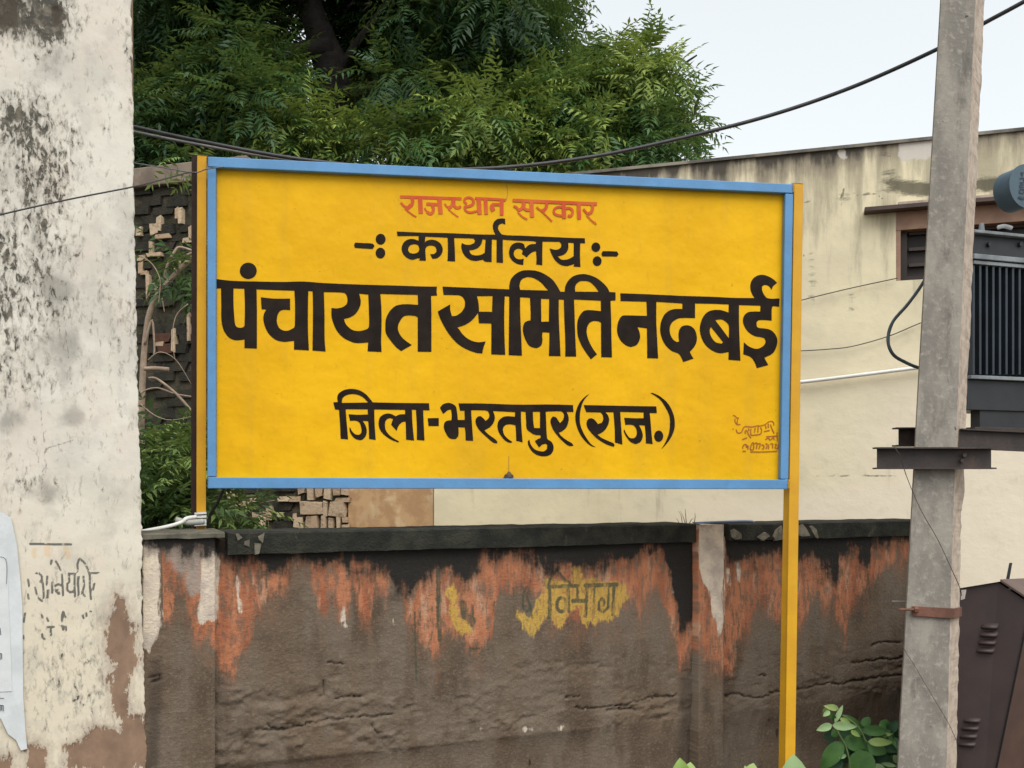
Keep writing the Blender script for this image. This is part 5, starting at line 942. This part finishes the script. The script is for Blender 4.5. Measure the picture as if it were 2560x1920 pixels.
# ------------------------------------------------------------------ cables, wires, pipe
rubber = paint('black_cable', (.020, .020, .022), (.035, .035, .036), 20, .5, .2, .001, spec=.5)
def cable(name, label, pts, r, mat, cat='cable', n=8, sides=8):
    b = MB(); b.tube(smooth_path([at(*p) for p in pts], n), r, sides); return tag(b.build(name, mat, None, True), label, cat)
cable('overhead_cable', 'thick black overhead cable sagging behind the top of the sign to the pole', [(-300, 170, 4.3), (120, 268, 4.4), (338, 318, 4.5), (520, 357, 4.55), (750, 398, 4.6), (1000, 422, 4.65), (1240, 420, 4.7), (1480, 392, 4.75), (1700, 346, 4.75), (1920, 290, 4.7), (2130, 218, 4.6), (2345, 122, 4.4), (2460, 58, 4.3), (2560, 4, 4.2), (2800, -130, 4.0)], .0095, rubber, n=10)
cable('overhead_cable', 'second grey cable just below the thick one, left above the sign post', [(-300, 178, 4.42), (120, 282, 4.5), (338, 330, 4.6), (520, 366, 4.62), (750, 404, 4.64), (1000, 428, 4.7), (1300, 440, 4.7)], .007, paint('grey_cable', (.19, .185, .18), (.12, .12, .12), 9), n=8)
cable('service_wire', 'thin black wire crossing the pillar and tied to the left sign post', [(-260, 602, 3.1), (0, 537, 3.15), (170, 499, 3.25), (338, 466, 3.35), (420, 445, 3.6), (470, 432, 3.85), (492, 434, 3.93)], .0028, rubber, 'wire', 6, 6)
cable('service_wire', 'thin wire running from behind the pillar down to the sign post top', [(200, 385, 4.6), (345, 409, 4.4), (420, 421, 4.2), (480, 431, 3.93), (500, 429, 3.895), (516, 423, 3.885), (560, 417, 3.89)], .0026, bpy.data.materials['grey_cable'], 'wire', 6, 6)
wm = paint('thin_wire', (.08, .07, .06))
def bwire(pts, off=.03): return [tuple(BLD.hit(x, y, off)) for x, y in pts]
def wire3(name, label, P3, r, mat, cat='wire'):
    b = MB(); b.tube(smooth_path(P3, 6), r, 6); return tag(b.build(name, mat, None, True), label, cat)
wire3('wall_wire', 'upper thin wire slanting across the cream wall to the window', bwire([(1300, 905), (1600, 850), (1960, 762), (2005, 750), (2120, 722), (2245, 695)]), .0035, wm)
wire3('wall_wire', 'lower thin wire curving across the cream wall behind the loop of cable', bwire([(1300, 860), (1600, 874), (1950, 878), (2005, 877), (2070, 873), (2130, 866), (2220, 841), (2300, 808), (2380, 780)]), .0035, wm)
wire3('conduit_pipe', 'white plastic conduit pipe sloping along the cream wall behind the posts', bwire([(1300, 1045), (1600, 1006), (1900, 966), (2040, 951), (2170, 935), (2290, 920), (2420, 906)], .05), .013, paint('white_pvc', (.78, .77, .73), (.68, .67, .62), 5, .4), 'pipe')
cable('cable_loop', 'black cable hanging in a loop left of the pole in front of the cream wall', [(2340, 640, 4.3), (2308, 706, 4.3), (2270, 760, 4.3), (2232, 805, 4.3), (2220, 850, 4.3), (2232, 885, 4.3), (2262, 905, 4.3), (2300, 920, 4.3), (2350, 925, 4.3)], .0075, paint('blue_black_cable', (.075, .095, .115), (.04, .05, .06), 9), n=8)
cable('tie_wire', 'thin rusty wire hanging from the steel channel across the face of the pole', [(2232, 1112, 3.93), (2250, 1140, 3.93), (2262, 1178, 3.97), (2280, 1225, 3.985), (2305, 1280, 3.985), (2345, 1350, 3.985), (2380, 1425, 3.985), (2400, 1470, 4.04), (2404, 1490, 4.10)], .0016, wm, 'wire', 6, 5)
cable('tie_wire', 'fine loose wire lying against the lower face of the concrete pole', [(2254, 1612, 3.985), (2268, 1636, 3.985), (2284, 1660, 3.988), (2310, 1705, 3.988), (2370, 1806, 3.988), (2390, 1850, 4.03)], .0012, wm, 'wire', 5, 5)
# white pipe tied to the sign post with tape
wp = thing('drip_pipe', 'white plastic pipe over the wall end lashed with tape to the left post', 'pipe', at(440, 1310, 3.85))
pvc = bpy.data.materials['white_pvc']
b = MB(); b.tube(smooth_path([at(300, 1338, 3.75), at(358, 1328, 3.78), (at(420, 1316, 3.80)), at(455, 1305, 3.82), at(466, 1296, 3.83), at(490, 1292, 3.88)], 5), .0075, 10); b.build('pipe', pvc, wp, True)
b = MB(); b.tube(smooth_path([at(440, 1299, 3.83), at(470, 1306, 3.84), at(508, 1304, 3.89)], 5), .012, 8); b.build('hose_end', paint('dirty_white', (.42, .42, .38), (.3, .3, .27)), wp, True)
b = MB()
for k, (y, h_) in enumerate(((1284, 5), (1293, 6), (1304, 10), (1313, 5))):
    b.hexa([at(486, y + h_ / 2, 3.92 - .004 * (k % 2)), at(516, y + h_ / 2 - 2, 3.915 - .004 * (k % 2)), at(516, y - h_ / 2 - 2, 3.915 - .004 * (k % 2)), at(486, y - h_ / 2, 3.92 - .004 * (k % 2)), at(486, y + h_ / 2, 4.08), at(516, y + h_ / 2, 4.08), at(516, y - h_ / 2, 4.08), at(486, y - h_ / 2, 4.08)])
b.build('tape', paint('white_tape', (.72, .74, .74), (.6, .62, .62), 30, .4), wp)
# things lying on the coping
b = MB(); b.tube(smooth_path([WALL.hit(1735, 1308, -.12), WALL.hit(1800, 1305, -.12), WALL.hit(1870, 1303, -.12), WALL.hit(1886, 1306, -.1)], 4), .006, 8)
tag(b.build('blue_pipe', paint('faded_blue', (.16, .22, .33)), None, True), 'short faded blue plastic pipe lying along the black wall coping', 'pipe')
gt_ = MB()
for (pts) in [[(1706, 1312), (1703, 1290), (1696, 1277)], [(1714, 1312), (1708, 1292), (1701, 1278)], [(1716, 1312), (1714, 1285), (1713, 1272)], [(1735, 1310), (1738, 1292), (1737, 1282)], [(1722, 1312), (1728, 1300), (1734, 1296)], [(1700, 1312), (1694, 1300), (1690, 1296)]]:
    p = smooth_path([WALL.hit(x, y, -.10) for x, y in pts], 4); gt_.tube(p, [.0022 * (1 - .8 * i / len(p)) for i in range(len(p))], 4)
tag(gt_.build('grass_tuft', leafmat('dry_grass', (.07, .09, .03), (.10, .12, .05), (.2, .2, .1))), 'sparse tuft of grass blades sprouting from the black wall coping', 'grass')

# ------------------------------------------------------------------ broad-leaved plants at the foot of the wall
pal = [paint(n_, c1_, c2_, 14, .58, .35, .003, spec=.25) for n_, c1_, c2_ in (('leaf_pale', (.30, .42, .20), (.24, .36, .16)), ('leaf_lime', (.24, .36, .09), (.30, .38, .14)), ('leaf_green', (.075, .17, .045), (.055, .13, .035)), ('leaf_deep', (.035, .09, .035), (.025, .06, .03)))]
def leaf(parent, b0, t0, wd, Y, mat, dY=.02, cup=.15, name='leaf'):
    A, T = at(b0[0], b0[1], Y), at(t0[0], t0[1], Y - dY); ax = T - A; L = ax.length; view = (A - Vector((0, 0, CZ))).normalized(); sd_ = ax.cross(view).normalized(); nrm = sd_.cross(ax).normalized()
    if nrm.dot(view) > 0: nrm = -nrm
    wv = wd * 1.3 * Y / F; vs, fs = [], []; N = 8
    for i in range(N + 1):
        t = i / N; w_ = wv / 2 * math.sin(math.pi * min(1, t ** .8)) ** .75 if 0 < i < N else .0006; c_ = A + ax * t + nrm * (math.sin(t * math.pi) * L * .08 - t * t * L * .05)
        for k in (-1, -.5, 0, .5, 1): vs.append(c_ + sd_ * w_ * k + nrm * (abs(k) * cup * w_ + .0015 * math.sin(i * 1.7 + k * 3)))
    for i in range(N):
        for k in range(4): fs.append((i * 5 + k, i * 5 + k + 1, (i + 1) * 5 + k + 1, (i + 1) * 5 + k))
    o = mesh_obj(name, vs, fs, mat, parent, True); return o
stemm = paint('green_stem', (.16, .24, .09), (.12, .17, .07), 20)
def plant(label, root, leaves, stems, Y, origin=(0, 0), s=1.0):
    t = thing('leafy_plant', label, 'plant', root)
    for (b0, t0, wd, mi, dy) in leaves:
        leaf(t, (origin[0] + b0[0] / s, origin[1] + b0[1] / s), (origin[0] + t0[0] / s, origin[1] + t0[1] / s), wd / s, Y + dy, pal[mi], R.uniform(-.03, .05), R.uniform(.05, .35))
    for pts, r0 in stems:
        b = MB(); p = smooth_path([at(origin[0] + x / s, origin[1] + y / s, Y) if not isinstance((x), Vector) else x for x, y in pts] + [root], 4); b.tube(p, r0, 6); b.build('stem', stemm, t, True)
    return t
G0, GS = (1980, 1720), 7.373
LV = [((740, 680), (450, 780), 110, 0, 0), ((740, 690), (1195, 715), 125, 0, -.02), ((790, 640), (940, 310), 70, 0, 0), ((860, 380), (590, 330), 90, 1, .0), ((700, 340), (560, 480), 80, 1, -.01), ((700, 430), (570, 520), 70, 0, -.02), ((780, 600), (690, 420), 90, 2, .02),
      ((930, 500), (1300, 700), 90, 2, 0), ((880, 560), (1080, 640), 70, 1, 0), ((940, 960), (1420, 1060), 240, 2, .02), ((1400, 990), (1860, 1005), 120, 1, -.02), ((1400, 1020), (1740, 1210), 220, 2, 0), ((940, 980), (530, 1500), 240, 2, .01), ((1450, 1180), (1100, 1650), 360, 2, -.02),
      ((1280, 780), (1820, 800), 150, 2, .02), ((1760, 810), (1950, 600), 150, 3, .02), ((1500, 950), (1950, 1180), 170, 3, .04), ((1550, 1390), (1710, 1640), 140, 0, -.03), ((690, 1230), (770, 1040), 90, 2, .03), ((1640, 1390), (1940, 1440), 60, 0, 0), ((1640, 870), (1840, 850), 60, 1, .02), ((1080, 780), (1260, 900), 70, 1, 0),
      ((900, 1250), (620, 1650), 200, 3, .05), ((1300, 560), (1430, 700), 170, 2, .06), ((1620, 620), (1780, 740), 170, 2, .06), ((1000, 1480), (760, 1700), 200, 3, .04), ((1500, 1250), (1900, 1400), 190, 3, .05), ((1880, 1230), (1960, 1400), 90, 0, .0), ((1100, 830), (860, 960), 160, 3, .06), ((1450, 850), (1250, 1000), 150, 3, .05), ((1000, 1120), (1250, 1300), 170, 3, .05), ((870, 1290), (1010, 1230), 60, 0, -.01)]
for k_ in range(60):
    bx, by = R.uniform(820, 1950), R.uniform(760, 1450); an = R.uniform(-.4, 3.5); ln = R.uniform(180, 330)
    if bx < 800 and by < 1150: bx += 300
    LV.append(((bx, by), (bx + math.cos(an) * ln, by - math.sin(an) * ln * .7), R.uniform(130, 210), R.choice([2, 2, 3, 3]), R.uniform(.03, .14)))
plant('bushy plant with broad oval green leaves between the yellow post and the pole', low(2150, 4.35), LV, [([(780, 690), (860, 840), (930, 960), (1000, 1100), (1080, 1475)], .004), ([(930, 500), (1200, 700), (1350, 960), (1400, 1200)], .004), ([(1450, 1180), (1480, 1400)], .004)], 4.35, G0, GS)
plant('small lime green leaves just poking up at the bottom below the pilaster', low(1715, 3.9), [((1706, 1960), (1700, 1896), 40, 1, 0), ((1722, 1965), (1726, 1905), 34, 1, -.01), ((1700, 1970), (1684, 1915), 30, 2, .02)], [([(1708, 1960), (1710, 2000)], .004)], 3.9)
plant('single curled lime leaf at the bottom edge left of the yellow post', low(1875, 3.9), [((1872, 1960), (1884, 1908), 34, 1, 0), ((1880, 1965), (1862, 1914), 20, 1, .01)], [([(1876, 1960), (1876, 2000)], .004)], 3.9)
plant('pale round leaf in front of the foot of the yellow post', low(1985, 3.8), [((1990, 2010), (1984, 1888), 66, 0, 0), ((2000, 2010), (2030, 1925), 40, 2, .02)], [([(1990, 2000), (1990, 2040)], .004)], 3.8)
# pale flaked patches on the black coping and the pier (lime wash left behind)
b = MB(); lw = bpy.data.materials['lime_wash']
for k, pg in enumerate([[(1826, 1330), (1838, 1324), (1850, 1330), (1856, 1346), (1842, 1350), (1828, 1344)], [(1896, 1342), (1904, 1330), (1916, 1328), (1922, 1344), (1908, 1349)], [(1932, 1338), (1942, 1322), (1956, 1318), (1962, 1336), (1958, 1350), (1940, 1352)],
                        [(1996, 1316), (2008, 1312), (2018, 1320), (2022, 1340), (2010, 1344), (1998, 1338)], [(2026, 1318), (2034, 1314), (2042, 1326), (2046, 1342), (2036, 1344)],
                        [(593, 1336), (600, 1334), (606, 1346), (598, 1352)], [(612, 1350), (622, 1352), (621, 1366), (614, 1364)], [(634, 1362), (652, 1360), (650, 1384), (636, 1384)], [(642, 1340), (660, 1336), (656, 1356), (646, 1352)]]):
    fm = WALL.hit(pg[0][0], pg[0][1], .0435 + .0001 * k); vs = [WALL.hit(x + R.uniform(-4, 4), y + R.uniform(-4, 4), .0405) for x, y in pg]; c_ = sum(vs, Vector()) / len(vs)
    b.add(vs + [c_ + (v - c_) * 1.1 - WALL.n * .014 for v in vs], [tuple(range(len(vs)))] + [(i, (i + 1) % len(vs), (i + 1) % len(vs) + len(vs), i + len(vs)) for i in range(len(vs))])
o_ = b.build('lime_flakes', paint('lime_flake', (.20, .175, .13), (.09, .08, .06), 26, .9, .5, .004), bw); o_['kind'] = 'stuff'
# weld beads where the blue frame meets the posts and rust freckles at the joints
for (x, y) in ((519, 402), (519, 1206), (1983, 471), (1971, 1211)):
    b = MB(); r2 = random.Random(x + y); c_ = SG.hit(x, y, .001)
    for k in range(5): b.tube([c_ + Vector((r2.uniform(-.002, .002), -.002, -.016 + .008 * k)), c_ + Vector((r2.uniform(-.002, .002), -.002, -.010 + .008 * k))], r2.uniform(.0018, .0032), 6)
    b.build('weld_bead', rustband if x < 600 else yelp, sg)
# dead twigs and dry stalks tangled in the gap
for pts, Y in [([(352, 640), (380, 660), (400, 700), (396, 760)], 6.1), ([(470, 760), (440, 790), (430, 850), (438, 900)], 6.2), ([(350, 1010), (390, 1040), (430, 1050), (484, 1040)], 6.0), ([(370, 900), (400, 880), (440, 900), (478, 960)], 6.1),
               ([(600, 1330), (612, 1290), (640, 1262), (690, 1250)], 6.6), ([(545, 1330), (556, 1290), (590, 1270)], 6.2), ([(640, 1332), (650, 1300), (668, 1290), (672, 1330)], 6.5)]:
    b = MB(); p = smooth_path([at(x, y, Y) for x, y in pts], 5); b.tube(p, [.004 * (1 - .6 * k / len(p)) for k in range(len(p))], 5); b.build('twig', figbark, wb, True)
